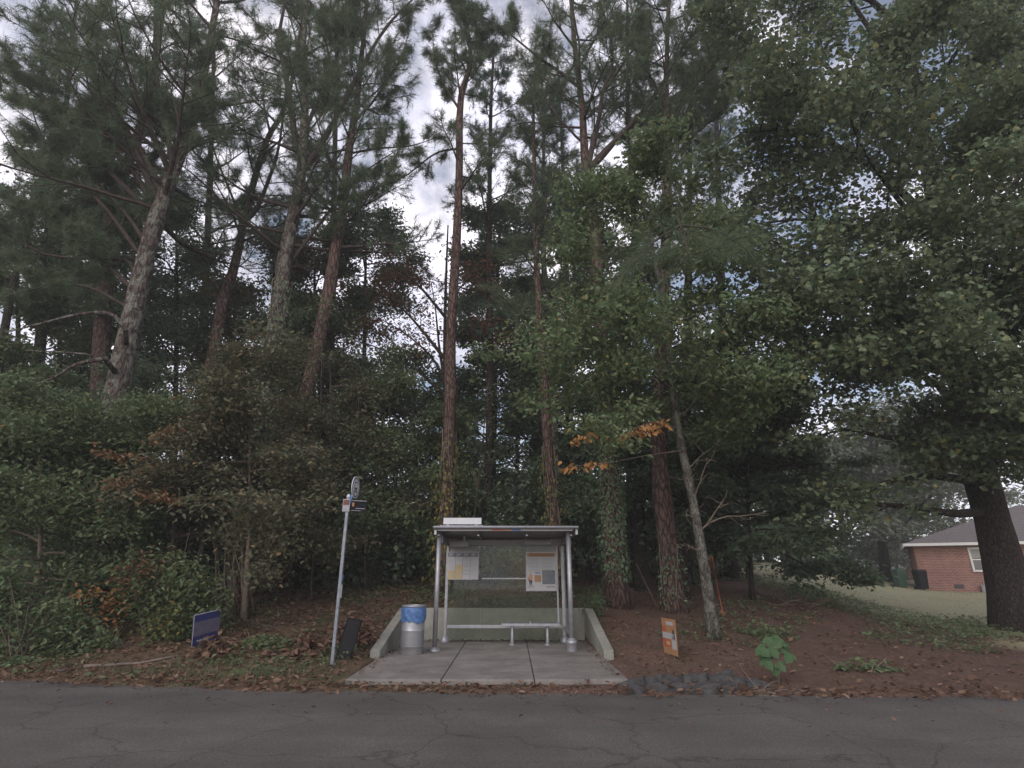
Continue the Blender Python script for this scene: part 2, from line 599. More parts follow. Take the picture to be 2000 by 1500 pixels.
def mat_asphalt():
    m, nt, out = new_mat('asphalt')
    v = coords(nt)
    g = mixc(nt, 0.5, noise(nt, v, 110, 3, 0.75), noise(nt, v, 42, 4, 0.75))
    f = noise(nt, v, 0.8, 6, 0.6)
    c = ramp(nt, f, [(0.3, (0.085, 0.076, 0.071)), (0.7, (0.125, 0.112, 0.104))])
    c = mixc(nt, 0.8, c, ramp(nt, g, [(0.36, (0.35, 0.34, 0.33)), (0.5, (0.9, 0.88, 0.86)), (0.62, (1.7, 1.65, 1.58))]), 'MULTIPLY')
    mpw = nt.nodes.new('ShaderNodeMapping')
    mpw.inputs['Scale'].default_value = (0.06, 0.8, 1)
    nt.links.new(v, mpw.inputs['Vector'])
    c = mixc(nt, 0.5, c, ramp(nt, noise(nt, mpw.outputs[0], 1.2, 4, 0.6), [(0.4, (0.75, 0.75, 0.76)), (0.62, (1.2, 1.2, 1.18))]), 'MULTIPLY')
    vo = N(nt, 'ShaderNodeTexVoronoi', Scale=0.55)
    vo.feature = 'DISTANCE_TO_EDGE'
    v2 = nt.nodes.new('ShaderNodeVectorMath')
    v2.operation = 'MULTIPLY_ADD'
    nz = N(nt, 'ShaderNodeTexNoise', Scale=2.0, Detail=6)
    nt.links.new(v, nz.inputs['Vector'])
    nt.links.new(nz.outputs['Color'], v2.inputs[0])
    v2.inputs[1].default_value = (0.5, 0.5, 0.5)
    nt.links.new(v, v2.inputs[2])
    nt.links.new(v2.outputs[0], vo.inputs['Vector'])
    cr_ = ramp(nt, vo.outputs['Distance'], [(0.0, (0.3, 0.3, 0.3)), (0.009, (1, 1, 1))])
    c = mixc(nt, 0.6, c, cr_, 'MULTIPLY')
    surf(nt, out, c, 0.88, 0, bump(nt, g, 0.5, 0.006), 0.25)
    return m


def mat_ground():
    m, nt, out = new_mat('forest_floor')
    t = nt.nodes.new('ShaderNodeTexCoord')
    v = t.outputs['Object']
    sx = nt.nodes.new('ShaderNodeSeparateXYZ')
    nt.links.new(v, sx.inputs[0])

    def streak(rot, sc):
        mp = nt.nodes.new('ShaderNodeMapping')
        mp.inputs['Rotation'].default_value = (0, 0, rot)
        mp.inputs['Scale'].default_value = (sc, sc * 0.09, sc)
        nt.links.new(v, mp.inputs['Vector'])
        return noise(nt, mp.outputs[0], 1.0, 3, 0.6, 0.5)
    s1, s2, s3 = streak(0.5, 60), streak(-0.9, 70), streak(1.9, 55)
    a1 = mixc(nt, 0.5, s1, s2)
    a2 = mixc(nt, 0.4, a1, s3)
    straw = ramp(nt, a2, [(0.36, (0.045, 0.029, 0.024)), (0.5, (0.13, 0.078, 0.06)), (0.64, (0.25, 0.162, 0.127))])
    big = noise(nt, v, 0.55, 6, 0.65)
    straw = mixc(nt, ramp(nt, big, [(0.35, (0, 0, 0)), (0.7, (0.7, 0.7, 0.7))]), straw, mixc(nt, 0.5, straw, (0.085, 0.058, 0.04)))
    # left bank: leaf mould
    mould = ramp(nt, noise(nt, v, 16, 6, 0.75), [(0.3, (0.04, 0.03, 0.022)), (0.55, (0.12, 0.08, 0.052)), (0.75, (0.22, 0.145, 0.1))])
    lm = N(nt, 'ShaderNodeMapRange')
    nt.links.new(sx.outputs['X'], lm.inputs[0])
    lm.inputs[1].default_value = 0.5
    lm.inputs[2].default_value = -1.5
    c = mixc(nt, lm.outputs[0], straw, mould)
    # green patches of moss and creeping plants
    gp = ramp(nt, noise(nt, v, 1.1, 6, 0.7), [(0.5, (0, 0, 0)), (0.62, (0.8, 0.8, 0.8))])
    gcol = ramp(nt, noise(nt, v, 30, 4), [(0.35, (0.035, 0.05, 0.022)), (0.7, (0.1, 0.12, 0.055))])
    c = mixc(nt, mixc(nt, 1.0, gp, mixc(nt, lm.outputs[0], (0.25, 0.25, 0.25), (0.9, 0.9, 0.9)), 'MULTIPLY'), c, gcol)
    # mown lawn beyond the trees on the right
    nzv = N(nt, 'ShaderNodeMath', operation='MULTIPLY')
    nt.links.new(noise(nt, v, 0.7, 5), nzv.inputs[0])
    nzv.inputs[1].default_value = 3.0
    ud = N(nt, 'ShaderNodeMath', operation='DIVIDE')
    nt.links.new(sx.outputs['X'], ud.inputs[0])
    nt.links.new(sx.outputs['Y'], ud.inputs[1])
    um = N(nt, 'ShaderNodeMath', operation='MULTIPLY_ADD')
    nt.links.new(ud.outputs[0], um.inputs[0])
    um.inputs[1].default_value = 28.0
    nt.links.new(sx.outputs['Y'], um.inputs[2])
    ay = N(nt, 'ShaderNodeMath', operation='ADD')
    nt.links.new(um.outputs[0], ay.inputs[0])
    nt.links.new(nzv.outputs[0], ay.inputs[1])
    r1 = N(nt, 'ShaderNodeMapRange')
    nt.links.new(ay.outputs[0], r1.inputs[0])
    r1.inputs[1].default_value, r1.inputs[2].default_value = 36.0, 37.2
    r2 = N(nt, 'ShaderNodeMapRange')
    nt.links.new(ud.outputs[0], r2.inputs[0])
    r2.inputs[1].default_value, r2.inputs[2].default_value = 0.33, 0.38
    lw = N(nt, 'ShaderNodeMath', operation='MULTIPLY')
    nt.links.new(r1.outputs[0], lw.inputs[0])
    nt.links.new(r2.outputs[0], lw.inputs[1])
    lcol = ramp(nt, noise(nt, v, 22, 5, 0.7), [(0.3, (0.19, 0.195, 0.115)), (0.7, (0.34, 0.325, 0.205))])
    lcol = mixc(nt, ramp(nt, noise(nt, v, 0.35, 4), [(0.4, (0, 0, 0)), (0.65, (0.6, 0.6, 0.6))]), lcol, (0.25, 0.2, 0.12))
    c = mixc(nt, lw.outputs[0], c, lcol)
    h = mixc(nt, 0.5, a2, noise(nt, v, 9, 5))
    surf(nt, out, c, 0.95, 0, bump(nt, h, 0.6, 0.03), 0.1)
    return m


def mat_brick():
    m, nt, out = new_mat('red_brick')
    t = nt.nodes.new('ShaderNodeTexCoord')
    sx = nt.nodes.new('ShaderNodeSeparateXYZ')
    nt.links.new(t.outputs['Object'], sx.inputs[0])
    ad = N(nt, 'ShaderNodeMath', operation='ADD')
    nt.links.new(sx.outputs['X'], ad.inputs[0])
    nt.links.new(sx.outputs['Y'], ad.inputs[1])
    cb = nt.nodes.new('ShaderNodeCombineXYZ')
    nt.links.new(ad.outputs[0], cb.inputs[0])
    nt.links.new(sx.outputs['Z'], cb.inputs[1])
    b = nt.nodes.new('ShaderNodeTexBrick')
    nt.links.new(cb.outputs[0], b.inputs['Vector'])
    b.inputs['Color1'].default_value = (0.24, 0.085, 0.06, 1)
    b.inputs['Color2'].default_value = (0.33, 0.13, 0.09, 1)
    b.inputs['Mortar'].default_value = (0.33, 0.29, 0.26, 1)
    b.inputs['Scale'].default_value = 1.0
    b.inputs['Mortar Size'].default_value = 0.012
    b.inputs['Brick Width'].default_value = 0.24
    b.inputs['Row Height'].default_value = 0.085
    f = ramp(nt, noise(nt, t.outputs['Object'], 1.5, 5), [(0.3, (0.75, 0.75, 0.75)), (0.7, (1.1, 1.1, 1.1))])
    c = mixc(nt, 1.0, b.outputs['Color'], f, 'MULTIPLY')
    surf(nt, out, c, 0.85, 0, bump(nt, b.outputs['Fac'], -0.3, 0.01), 0.2)
    return m


def mat_shingle():
    m, nt, out = new_mat('roof_shingle')
    v = coords(nt)
    f = noise(nt, v, 9, 5)
    w = N(nt, 'ShaderNodeTexWave', Scale=3.2, Distortion=0.6)
    w.bands_direction = 'Z'
    nt.links.new(v, w.inputs['Vector'])
    c = ramp(nt, f, [(0.3, (0.10, 0.085, 0.082)), (0.7, (0.19, 0.165, 0.16))])
    c = mixc(nt, 0.3, c, w.outputs['Color'], 'MULTIPLY')
    surf(nt, out, c, 0.9)
    return m


M['bag'], M['bin'], M['perf'], M['glass'] = mat_bag(), mat_bin(), mat_perf(), mat_glass()
M['pad'] = mat_concrete('pad_concrete', (0.18, 0.164, 0.146), (0.30, 0.276, 0.247))
M['wall'] = mat_concrete('wall_concrete', (0.26, 0.253, 0.22), (0.37, 0.36, 0.315), True)
M['asphalt'], M['ground'], M['brick'], M['shingle'] = mat_asphalt(), mat_ground(), mat_brick(), mat_shingle()

# ------------------------------------------------------------------ ground and road
xs = np.unique(np.round(np.concatenate([np.linspace(-70, -14, 29), np.arange(-14, 14, 0.2), np.linspace(14, 80, 45),
                                        [PX0 - 0.06, PX0, PX1 - 0.06, PX1]]), 3))
ys = np.unique(np.round(np.concatenate([np.linspace(-30, 8, 12), np.arange(8, 24, 0.2), np.linspace(24, 130, 45),
                                        [PY0, PY0 + 0.05, PY1 + 0.01, PY1 + 0.09]]), 3))
gx, gy = np.meshgrid(xs, ys, indexing='ij')
gz = ground_z(gx, gy)
nx, ny = len(xs), len(ys)
ii, jj = np.meshgrid(np.arange(nx - 1), np.arange(ny - 1), indexing='ij')
q = np.stack([ii * ny + jj, (ii + 1) * ny + jj, (ii + 1) * ny + jj + 1, ii * ny + jj + 1], -1).reshape(-1, 4)
tag(obj('ground', (np.stack([gx.ravel(), gy.ravel(), gz.ravel()], 1), [q]), M['ground'], smooth=True),
    'red brown pine straw bank rising to woods with a pale lawn beyond', kind='structure')

rx = np.arange(-70, 80.1, 0.4)
ry = np.array([-30, -10, 0, 4, 7, 8.2, 1.0])
rv, nr = [], 7
for x in rx:
    e = float(road_edge(x))
    for k, y in enumerate([-30, -10, 0, 4, 7, e - 0.35, e + 0.03 * math.sin(x * 9)]):
        rv.append((x, y, -0.1 if k < 6 else -0.105))
a = np.arange(len(rx) - 1)[:, None] * nr + np.arange(nr - 1)[None, :]
a = a.ravel()
tag(obj('road', (np.array(rv), [np.stack([a, a + nr, a + nr + 1, a + 1], 1)]), M['asphalt'], smooth=True),
    'grey asphalt road in front of the bus stop', kind='structure')

# concrete pad: six slabs with open joints
gap = 0.007
pgs = []
xc_ = [PX0, -1.07, 0.34, PX1]
yc_ = [PY0, 12.35, PY1]
for i in range(3):
    for j in range(2):
        pgs.append(box(xc_[i] + (gap if i else 0), xc_[i + 1] - (gap if i < 2 else 0), yc_[j] + (gap if j else 0), yc_[j + 1] - (gap if j < 1 else 0), -0.25, 0))
pad = obj('pavement', [(cat(*pgs), M['pad']), (box(PX0 + 0.02, PX1 - 0.02, PY0 + 0.05, PY1 - 0.05, -0.24, -0.02), M['bark_dark'])], bevel=0.012)
tag(pad, 'pale jointed concrete pad under the bus shelter', kind='structure')

# retaining wall: back wall with two sloping wings
TH = 0.19
wing = [(12.3, -0.2), (PY1, -0.2), (PY1, 0.70), (PY1 - 0.12, 0.70), (12.3, 0.13)]
rw = thing('retaining_wall', 'low concrete retaining wall with sloping wings around the shelter pad', 'wall', (-0.4, PY1, 0))
obj('wing_wall', prism(wing, (0, 1, 0), (0, 0, 1), (1, 0, 0), (PX0 - TH + 0.03, 0, 0), TH), M['wall'], rw, bevel=0.012)
obj('wing_wall', prism(wing, (0, 1, 0), (0, 0, 1), (1, 0, 0), (PX1 - 0.03, 0, 0), TH), M['wall'], rw, bevel=0.012)
obj('back_wall', box(PX0 - TH + 0.03, PX1 - 0.03 + TH, PY1 + 0.002, PY1 + 0.19, -0.2, 0.695), M['wall'], rw, bevel=0.012)

# ------------------------------------------------------------------ foliage machinery
LEAF = (np.array([(0, 0, 0), (0.3, 0.24, 0.07), (0.68, 0.2, 0.06), (1, 0, -0.06), (0.68, -0.2, 0.06), (0.3, -0.24, 0.07)]),
        [np.array([(0, 1, 2, 3), (0, 3, 4, 5)])])
LEAF4 = (np.array([(0, 0, 0), (0.5, 0.27, 0.06), (1, 0, -0.05), (0.5, -0.27, 0.06)]), [np.array([(0, 1, 2, 3)])])
LOBED = (np.array([(0, 0, 0), (0.05, 0.33, 0.03), (0.3, 0.58, -0.02), (0.42, 0.3, 0.05), (0.62, 0.34, 0.03), (1, 0, -0.07), (0.62, -0.34, 0.03), (0.42, -0.3, 0.05), (0.3, -0.58, -0.02), (0.05, -0.33, 0.03)]),
         [np.array([(0, 3, 2, 1), (0, 9, 8, 7), (0, 5, 4, 3), (0, 7, 6, 5)])])


def place(tpl, pos, t, nrm, size):
    """copies a leaf template to every pos, its length along t, its face along nrm"""
    tv, tf = tpl
    nrm = nrm - t * np.sum(nrm * t, 1)[:, None]
    nrm /= np.linalg.norm(nrm, axis=1)[:, None] + 1e-9
    b = np.cross(nrm, t)
    n = len(pos)
    s = np.broadcast_to(np.asarray(size, float), (n,))[:, None, None]
    V = pos[:, None, :] + s * (tv[None, :, 0:1] * t[:, None, :] + tv[None, :, 1:2] * b[:, None, :] + tv[None, :, 2:3] * nrm[:, None, :])
    k = len(tv)
    fs = [(f[None] + (np.arange(n) * k)[:, None, None]).reshape(-1, f.shape[1]) for f in tf]
    return V.reshape(-1, 3), fs


def unit(v):
    return v / (np.linalg.norm(v, axis=-1, keepdims=True) + 1e-9)


def leaves(rng, pos, size, tpl=LEAF, droop=0.45, tilt=0.45, sj=0.4, per=1):
    """leaves of one twig (per in a row) share a lean, each with its own turn"""
    n = len(pos)
    a = rng.uniform(0, 2 * math.pi, n)
    t = unit(np.stack([np.cos(a), np.sin(a), rng.normal(-droop, 0.35, n)], 1))
    k = -(-n // per)
    up = np.array([0, 0, 1.0]) + np.repeat(rng.normal(0, tilt, (k, 3)), per, 0)[:n]
    if per > 1:
        up = up + rng.normal(0, tilt * 0.55, (n, 3))
    return place(tpl, pos, t, unit(up), size * (1 + sj * rng.uniform(-1, 1, n)))


def tufts(rng, pos, dirs, per=20, length=0.2, width=0.006, spread=0.75):
    """brushes of pine needles: thin triangles fanning out round each twig end"""
    n = len(pos)
    P = np.repeat(pos, per, 0)
    D = np.repeat(unit(dirs), per, 0)
    d = unit(D + rng.normal(0, spread, (n * per, 3)) + np.array([0, 0, -0.08]))
    L = length * rng.uniform(0.7, 1.15, n * per)
    P = P - D * rng.uniform(0, 0.16, n * per)[:, None]
    side = unit(np.cross(d, rng.normal(0, 1, (n * per, 3)))) * (width * 0.5)
    tip = P + d * L[:, None] + np.array([0, 0, -0.012])
    V = np.stack([P - side, P + side, tip], 1).reshape(-1, 3)
    return V, [np.arange(n * per * 3).reshape(-1, 3)]


def limb(rng, p0, d0, L, n=7, up=0.25, wob=0.12):
    P = [np.array(p0, float)]
    d = unit(np.array(d0, float))
    for i in range(n):
        d = unit(d + np.array([0, 0, up / n]) + rng.normal(0, wob, 3))
        P.append(P[-1] + d * L / n)
    return np.array(P)


def sample(P, t):
    f = t * (len(P) - 1)
    i = min(int(f), len(P) - 2)
    return P[i] + (P[i + 1] - P[i]) * (f - i), unit(P[i + 1] - P[i])


def smooth_path(P, n):
    """Catmull-Rom through P"""
    P = np.asarray(P, float)
    Q = np.concatenate([[2 * P[0] - P[1]], P, [2 * P[-1] - P[-2]]])
    out = []
    for t in np.linspace(0, len(P) - 1 - 1e-6, n):
        i = int(t)
        u = t - i
        a, b, c, d = Q[i:i + 4]
        out.append(0.5 * ((2 * b) + (c - a) * u + (2 * a - 5 * b + 4 * c - d) * u * u + (3 * b - a - 3 * c + d) * u ** 3))
    return np.array(out)


class Tree:
    def __init__(self, seed):
        self.rng = np.random.default_rng(seed)
        self.tubes = []
        self.sp, self.sd = [], []

    def stem(self, P, r0, r1, sides=10, flare=0.0):
        P = np.asarray(P, float)
        n = len(P)
        f = np.linspace(0, 1, n)
        R = r0 + (r1 - r0) * f
        if flare:
            h = np.linalg.norm(P - P[0], axis=1)
            R = R * (1 + flare * np.exp(-h / 0.35))
        R = R * (1 + 0.04 * self.rng.normal(0, 1, n))
        self.tubes.append(tube(P, np.maximum(R, 0.004), sides))
        return P

    def ramify(self, P, r0, levels, nsub, ratio, up, spread=0.9, flat=0.5, t0=0.25, sites=4, wob=0.13):
        """side shoots along P; the last level carries the leaf sites"""
        rng = self.rng
        L = np.sum(np.linalg.norm(np.diff(P, axis=0), axis=1))
        if levels == 0:
            for t in np.linspace(0.35, 1, sites):
                p, d = sample(P, t)
                self.sp.append(p)
                self.sd.append(d)
            return
        for k in range(nsub):
            t = t0 + (1 - t0) * (k + rng.uniform(0.2, 0.9)) / nsub
            p, d = sample(P, min(t, 0.999))
            side = np.cross(d, rng.normal(0, 1, 3) * np.array([flat, flat, 1]) + np.array([0, 0, 0.2]))
            dd = unit(d * 0.75 + unit(side) * spread)
            l = L * ratio * rng.uniform(0.65, 1.2) * (1.15 - 0.55 * t)
            Q = limb(rng, p, dd, l, 5 if levels > 1 else 4, up, wob)
            r = max(0.005, r0 * 0.5 * (1 - 0.6 * t))
            self.tubes.append(tube(Q, np.linspace(r, max(0.003, r * 0.3), len(Q)), 5 if levels > 1 else 4, False))
            if levels > 1:
                for t_ in np.linspace(0.3, 1, sites + 1):
                    p_, d_ = sample(Q, min(t_, 0.999))
                    self.sp.append(p_)
                    self.sd.append(d_)
            self.ramify(Q, r, levels - 1, max(2, int(nsub * 0.6)), ratio, up, spread, flat, 0.2, sites, wob)
        p, d = sample(P, 0.999)
        self.sp.append(p)
        self.sd.append(d)

    def pine_crown(self, P, r_at, t_lo, t_hi, nl, L0, L1, elev=(0, 40), bias=None, nsub=9, az=None, levels=2, sites=5):
        rng = self.rng
        ga = rng.uniform(0, 6.28)
        for k in range(nl):
            f = (k + rng.uniform(0, 0.9)) / nl
            t = t_lo + (t_hi - t_lo) * f
            p, d = sample(P, min(t, 0.999))
            a = ga + k * 2.4 + rng.normal(0, 0.3)
            if az is not None:
                a = rng.uniform(*az)
            e = math.radians(rng.uniform(*elev) + 20 * f)
            dd = np.array([math.cos(a) * math.cos(e), math.sin(a) * math.cos(e), math.sin(e)])
            if bias is not None:
                dd = unit(dd + np.array(bias))
            L = (L0 + (L1 - L0) * f) * rng.uniform(0.65, 1.2)
            Q = limb(rng, p, dd, L, 8, 0.35, 0.1)
            r = max(0.012, 0.014 * L + 0.012) * rng.uniform(0.8, 1.15)
            self.tubes.append(tube(Q, np.linspace(r, 0.006, len(Q)), 6, False))
            self.ramify(Q, r, levels - 1, nsub, 0.42, 0.3, sites=sites)

    def sites(self):
        return np.array(self.sp), np.array(self.sd)


def px_path(pts, Y, n=14, dy=0.0):
    """points of a leaning stem, all near one distance"""
    W = [at(px, py, Y + dy * i / max(1, len(pts) - 1)) for i, (px, py) in enumerate(pts)]
    return smooth_path(W, n)


def root_down(P, extra=0.25):
    """starts the stem just under the ground"""
    b = P[0].copy()
    g = float(ground_z(b[0], b[1]))
    if b[2] > g:
        d = unit(P[1] - P[0])
        m = np.array([b[0] - d[0] * (b[2] - g) * 0.6, b[1], g - extra])
        k = max(3, int((b[2] - g) / 1.2) + 2)
        return np.concatenate([np.linspace(m, b, k)[:-1], P])
    return np.concatenate([[np.array([b[0], b[1], g - extra])], P[P[:, 2] > g]])


def finish(tr, name, label, category, base, bark, crown_geo, leafmat, group=None, crown_name='crown'):
    root = thing(name, label, category, tuple(base), group)
    rest = M['bark_shade_tint'] if category == 'pine tree' else bark
    obj('trunk', [(tr.tubes[0], bark)] + ([(cat(*tr.tubes[1:]), rest)] if len(tr.tubes) > 1 else []), parent=root, smooth=True)
    if crown_geo is not None:
        obj(crown_name, crown_geo, leafmat, root)
    return root


def blob_leaves(rng, c, rad, n, size, tpl=LEAF4, droop=0.35, shell=0.55, lumps=9):
    """leaf cloud of uneven outline: a few lumps inside one bush"""
    c, rad = np.array(c, float), np.array(rad, float)
    lc = unit(rng.normal(0, 1, (lumps, 3))) * rng.uniform(0.35, 0.8, (lumps, 1)) * rad + c
    w = rng.integers(0, lumps, n)
    d = unit(rng.normal(0, 1, (n, 3))) * (shell + (1 - shell) * rng.uniform(0, 1, (n, 1)) ** 0.6)
    pos = lc[w] + d * rad * rng.uniform(0.32, 0.6, lumps)[w][:, None]
    return leaves(rng, pos, size, tpl, droop)


# ------------------------------------------------------------------ pines
# name, label, stem pixels (bottom first), distance, base radius, bark, crown (from, to along stem), limbs, lengths, drawn limbs, seed
PINES = [
    ('pine_tree', 'big lichen-grey leaning pine at the far left with long sweeping boughs',
     [(208, 1110), (225, 800), (247, 680), (285, 500), (318, 390), (345, 320), (378, 227), (413, 70), (440, -120), (470, -320)], 15, 0.34, 'bark_grey',
     (0.5, 1.0), 22, 4.2, 2.0,
     [[(325, 365), (336, 320), (305, 140), (303, 0), (300, -130)], [(345, 320), (365, 280), (395, 170), (420, 60)],
      [(318, 385), (273, 287), (217, 238), (157, 189), (60, 60)], [(300, 400), (245, 315), (168, 259), (40, 170)], [(288, 480), (245, 416), (180, 350), (60, 255)],
      [(262, 530), (238, 507), (105, 500), (35, 469), (-40, 430)], [(310, 400), (240, 240), (165, 130), (60, -20)], [(330, 330), (240, 150), (180, 20)], [(255, 560), (190, 500), (100, 420), (0, 380)], [(275, 500), (200, 400), (110, 320), (10, 280)], [(300, 420), (200, 320), (90, 200), (-20, 120)], [(250, 600), (170, 560), (90, 560), (10, 580)]], 11),
    ('pine_tree', 'reddish pine trunk rising just behind the lichen-grey leaning pine',
     [(188, 900), (205, 560), (222, 400), (262, 285), (287, 205), (312, 60), (330, -80), (345, -220)], 20, 0.34, 'bark_red',
     (0.5, 1.0), 18, 3.4, 1.6, [], 12),
    ('pine_tree', 'forked reddish pine between the lichen-grey pine and the many-limbed pine',
     [(405, 760), (437, 583), (455, 530), (469, 471), (478, 425), (518, 280), (556, 210), (585, 80), (600, -60)], 19, 0.23, 'bark_red',
     (0.55, 1.0), 14, 2.8, 1.4,
     [[(478, 430), (500, 410), (525, 350), (546, 280), (560, 150), (565, 20)], [(470, 440), (465, 413), (420, 300), (395, 210)]], 13),
    ('pine_tree', 'thick grey pine with several strong limbs forking upward left of centre',
     [(530, 690), (550, 565), (556, 500), (574, 420), (591, 315), (595, 210), (591, 105), (598, 0), (604, -150), (610, -300)], 17, 0.31, 'bark_grey',
     (0.45, 1.0), 20, 3.4, 1.6,
     [[(570, 510), (616, 448), (665, 385), (720, 330), (780, 290)], [(598, 330), (658, 227), (702, 140), (755, 52), (815, -10), (900, -90)],
      [(585, 280), (630, 175), (665, 87), (680, -30)], [(580, 290), (563, 175), (546, 70), (560, -20), (555, -150)]], 14),
    ('pine_tree', 'straight reddish pine trunk standing right of the many-limbed grey pine',
     [(590, 800), (615, 700), (645, 555), (661, 450), (671, 400), (681, 297), (695, 210), (703, 140), (715, 20), (722, -120), (730, -260)], 17.5, 0.26, 'bark_red',
     (0.45, 1.0), 20, 3.0, 1.5,
     [[(680, 300), (740, 290), (800, 285), (850, 270)], [(690, 240), (735, 190), (780, 120), (800, 60)], [(660, 440), (700, 400), (720, 370)]], 15),
    ('pine_tree', 'slender brown pine with a wavy top rising behind the shelter roof',
     [(868, 1060), (873, 975), (880, 765), (880, 660), (890, 502), (897, 350), (898, 210), (909, 157), (921, 115), (911, 63), (907, 0), (905, -100)], 17.5, 0.21, 'bark_red',
     (0.52, 1.0), 20, 1.9, 1.0, [[(897, 290), (850, 300), (790, 345), (760, 350)], [(898, 215), (870, 170), (850, 120), (845, 60)], [(905, 170), (930, 90), (940, 20)]], 16),
    ('pine_tree', 'thin dark pine trunk standing between the two pines behind the shelter',
     [(952, 1040), (953, 975), (957, 765), (955, 450), (956, 385), (958, 245), (961, 157), (966, 90)], 22, 0.18, 'bark_dark',
     (0.42, 1.0), 26, 2.4, 1.0, [], 17),
    ('pine_tree', 'slim reddish pine with yellow vine leaves behind the notice poster',
     [(1084, 1040), (1076, 957), (1062, 747), (1052, 600), (1046, 450), (1043, 300), (1041, 170)], 18, 0.18, 'bark_red',
     (0.5, 1.0), 22, 2.0, 0.9, [], 18),
    ('pine_tree', 'slim grey pine crossing behind the reddish pine with yellow vine leaves',
     [(1092, 1000), (1080, 800), (1066, 590), (1060, 450), (1062, 385), (1061, 245), (1058, 130)], 23, 0.18, 'bark_grey',
     (0.45, 1.0), 26, 2.2, 0.9, [], 19),
    ('pine_tree', 'tall ivy-clad pine right of the shelter with great curving upper limbs',
     [(1207, 1195), (1198, 1050), (1190, 900), (1182, 780), (1168, 560), (1163, 460), (1150, 370), (1141, 290), (1138, 220), (1130, 150), (1118, 40), (1110, -120), (1105, -280)], 16.6, 0.27, 'bark_red',
     (0.62, 1.0), 16, 3.0, 1.5,
     [[(1152, 330), (1210, 266), (1262, 210), (1308, 140), (1350, 70), (1430, 0), (1500, -90)], [(1148, 330), (1160, 270), (1171, 227), (1178, 175), (1196, 133), (1192, 70), (1171, 0), (1165, -100)],
      [(1133, 172), (1087, 136), (1052, 112), (1000, 70), (965, 45), (920, 20)], [(1172, 535), (1195, 492), (1247, 478), (1290, 466), (1330, 440)],
      [(1178, 180), (1220, 120), (1260, 60), (1290, -30)]], 20),
    ('pine_tree', 'dark narrow pine between the ivy-clad pine and the broad red trunk',
     [(1253, 1150), (1246, 900), (1244, 560), (1240, 470), (1234, 350), (1226, 210), (1226, 80), (1224, -60)], 20, 0.2, 'bark_dark',
     (0.55, 1.0), 18, 2.6, 1.2, [[(1234, 340), (1280, 280), (1330, 190), (1390, 120)]], 21),
    ('pine_tree', 'broad red-barked pine trunk left of the smooth pale tree',
     [(1318, 1202), (1306, 1080), (1290, 930), (1288, 800), (1292, 650), (1302, 450), (1302, 245), (1301, 157), (1306, 0), (1310, -150)], 16.3, 0.27, 'bark_red',
     (0.6, 1.0), 16, 2.6, 1.3, [[(1302, 330), (1350, 270), (1420, 200), (1470, 90)], [(1302, 250), (1370, 150), (1450, 20)]], 22),
    ('pine_tree', 'distant pine seen between the forked pine and the leaning lichen-grey pine',
     [(385, 900), (400, 600), (408, 400), (415, 200), (420, 0), (424, -150)], 25, 0.22, 'bark_dark', (0.4, 1.0), 20, 3.4, 1.4, [], 24),
    ('pine_tree', 'distant pine seen just left of the straight reddish pine',
     [(640, 900), (648, 600), (652, 400), (656, 200), (660, 20), (662, -120)], 26, 0.22, 'bark_dark', (0.42, 1.0), 20, 3.0, 1.3, [], 25),
    ('pine_tree', 'distant pine at the far left edge behind the sweeping boughs',
     [(60, 900), (85, 600), (105, 400), (130, 200), (150, 0), (165, -150)], 23, 0.24, 'bark_dark', (0.35, 1.0), 24, 4.2, 1.8, [], 26),
    ('pine_tree', 'distant pine just left of the ivy-clad pine crown',
     [(1112, 900), (1108, 600), (1102, 400), (1096, 250), (1090, 130)], 27, 0.2, 'bark_dark', (0.4, 1.0), 22, 2.6, 1.0, [], 27),
    ('pine_tree', 'distant pine between the ivy-clad pine and the maple crown',
     [(1415, 900), (1410, 600), (1404, 400), (1398, 200), (1392, 40), (1388, -80)], 24, 0.22, 'bark_dark', (0.42, 1.0), 20, 3.0, 1.3, [], 28),
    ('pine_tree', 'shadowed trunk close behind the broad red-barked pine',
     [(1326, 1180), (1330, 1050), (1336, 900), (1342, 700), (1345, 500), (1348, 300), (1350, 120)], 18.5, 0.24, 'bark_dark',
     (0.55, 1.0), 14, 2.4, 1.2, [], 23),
]
PINE_PATH = []
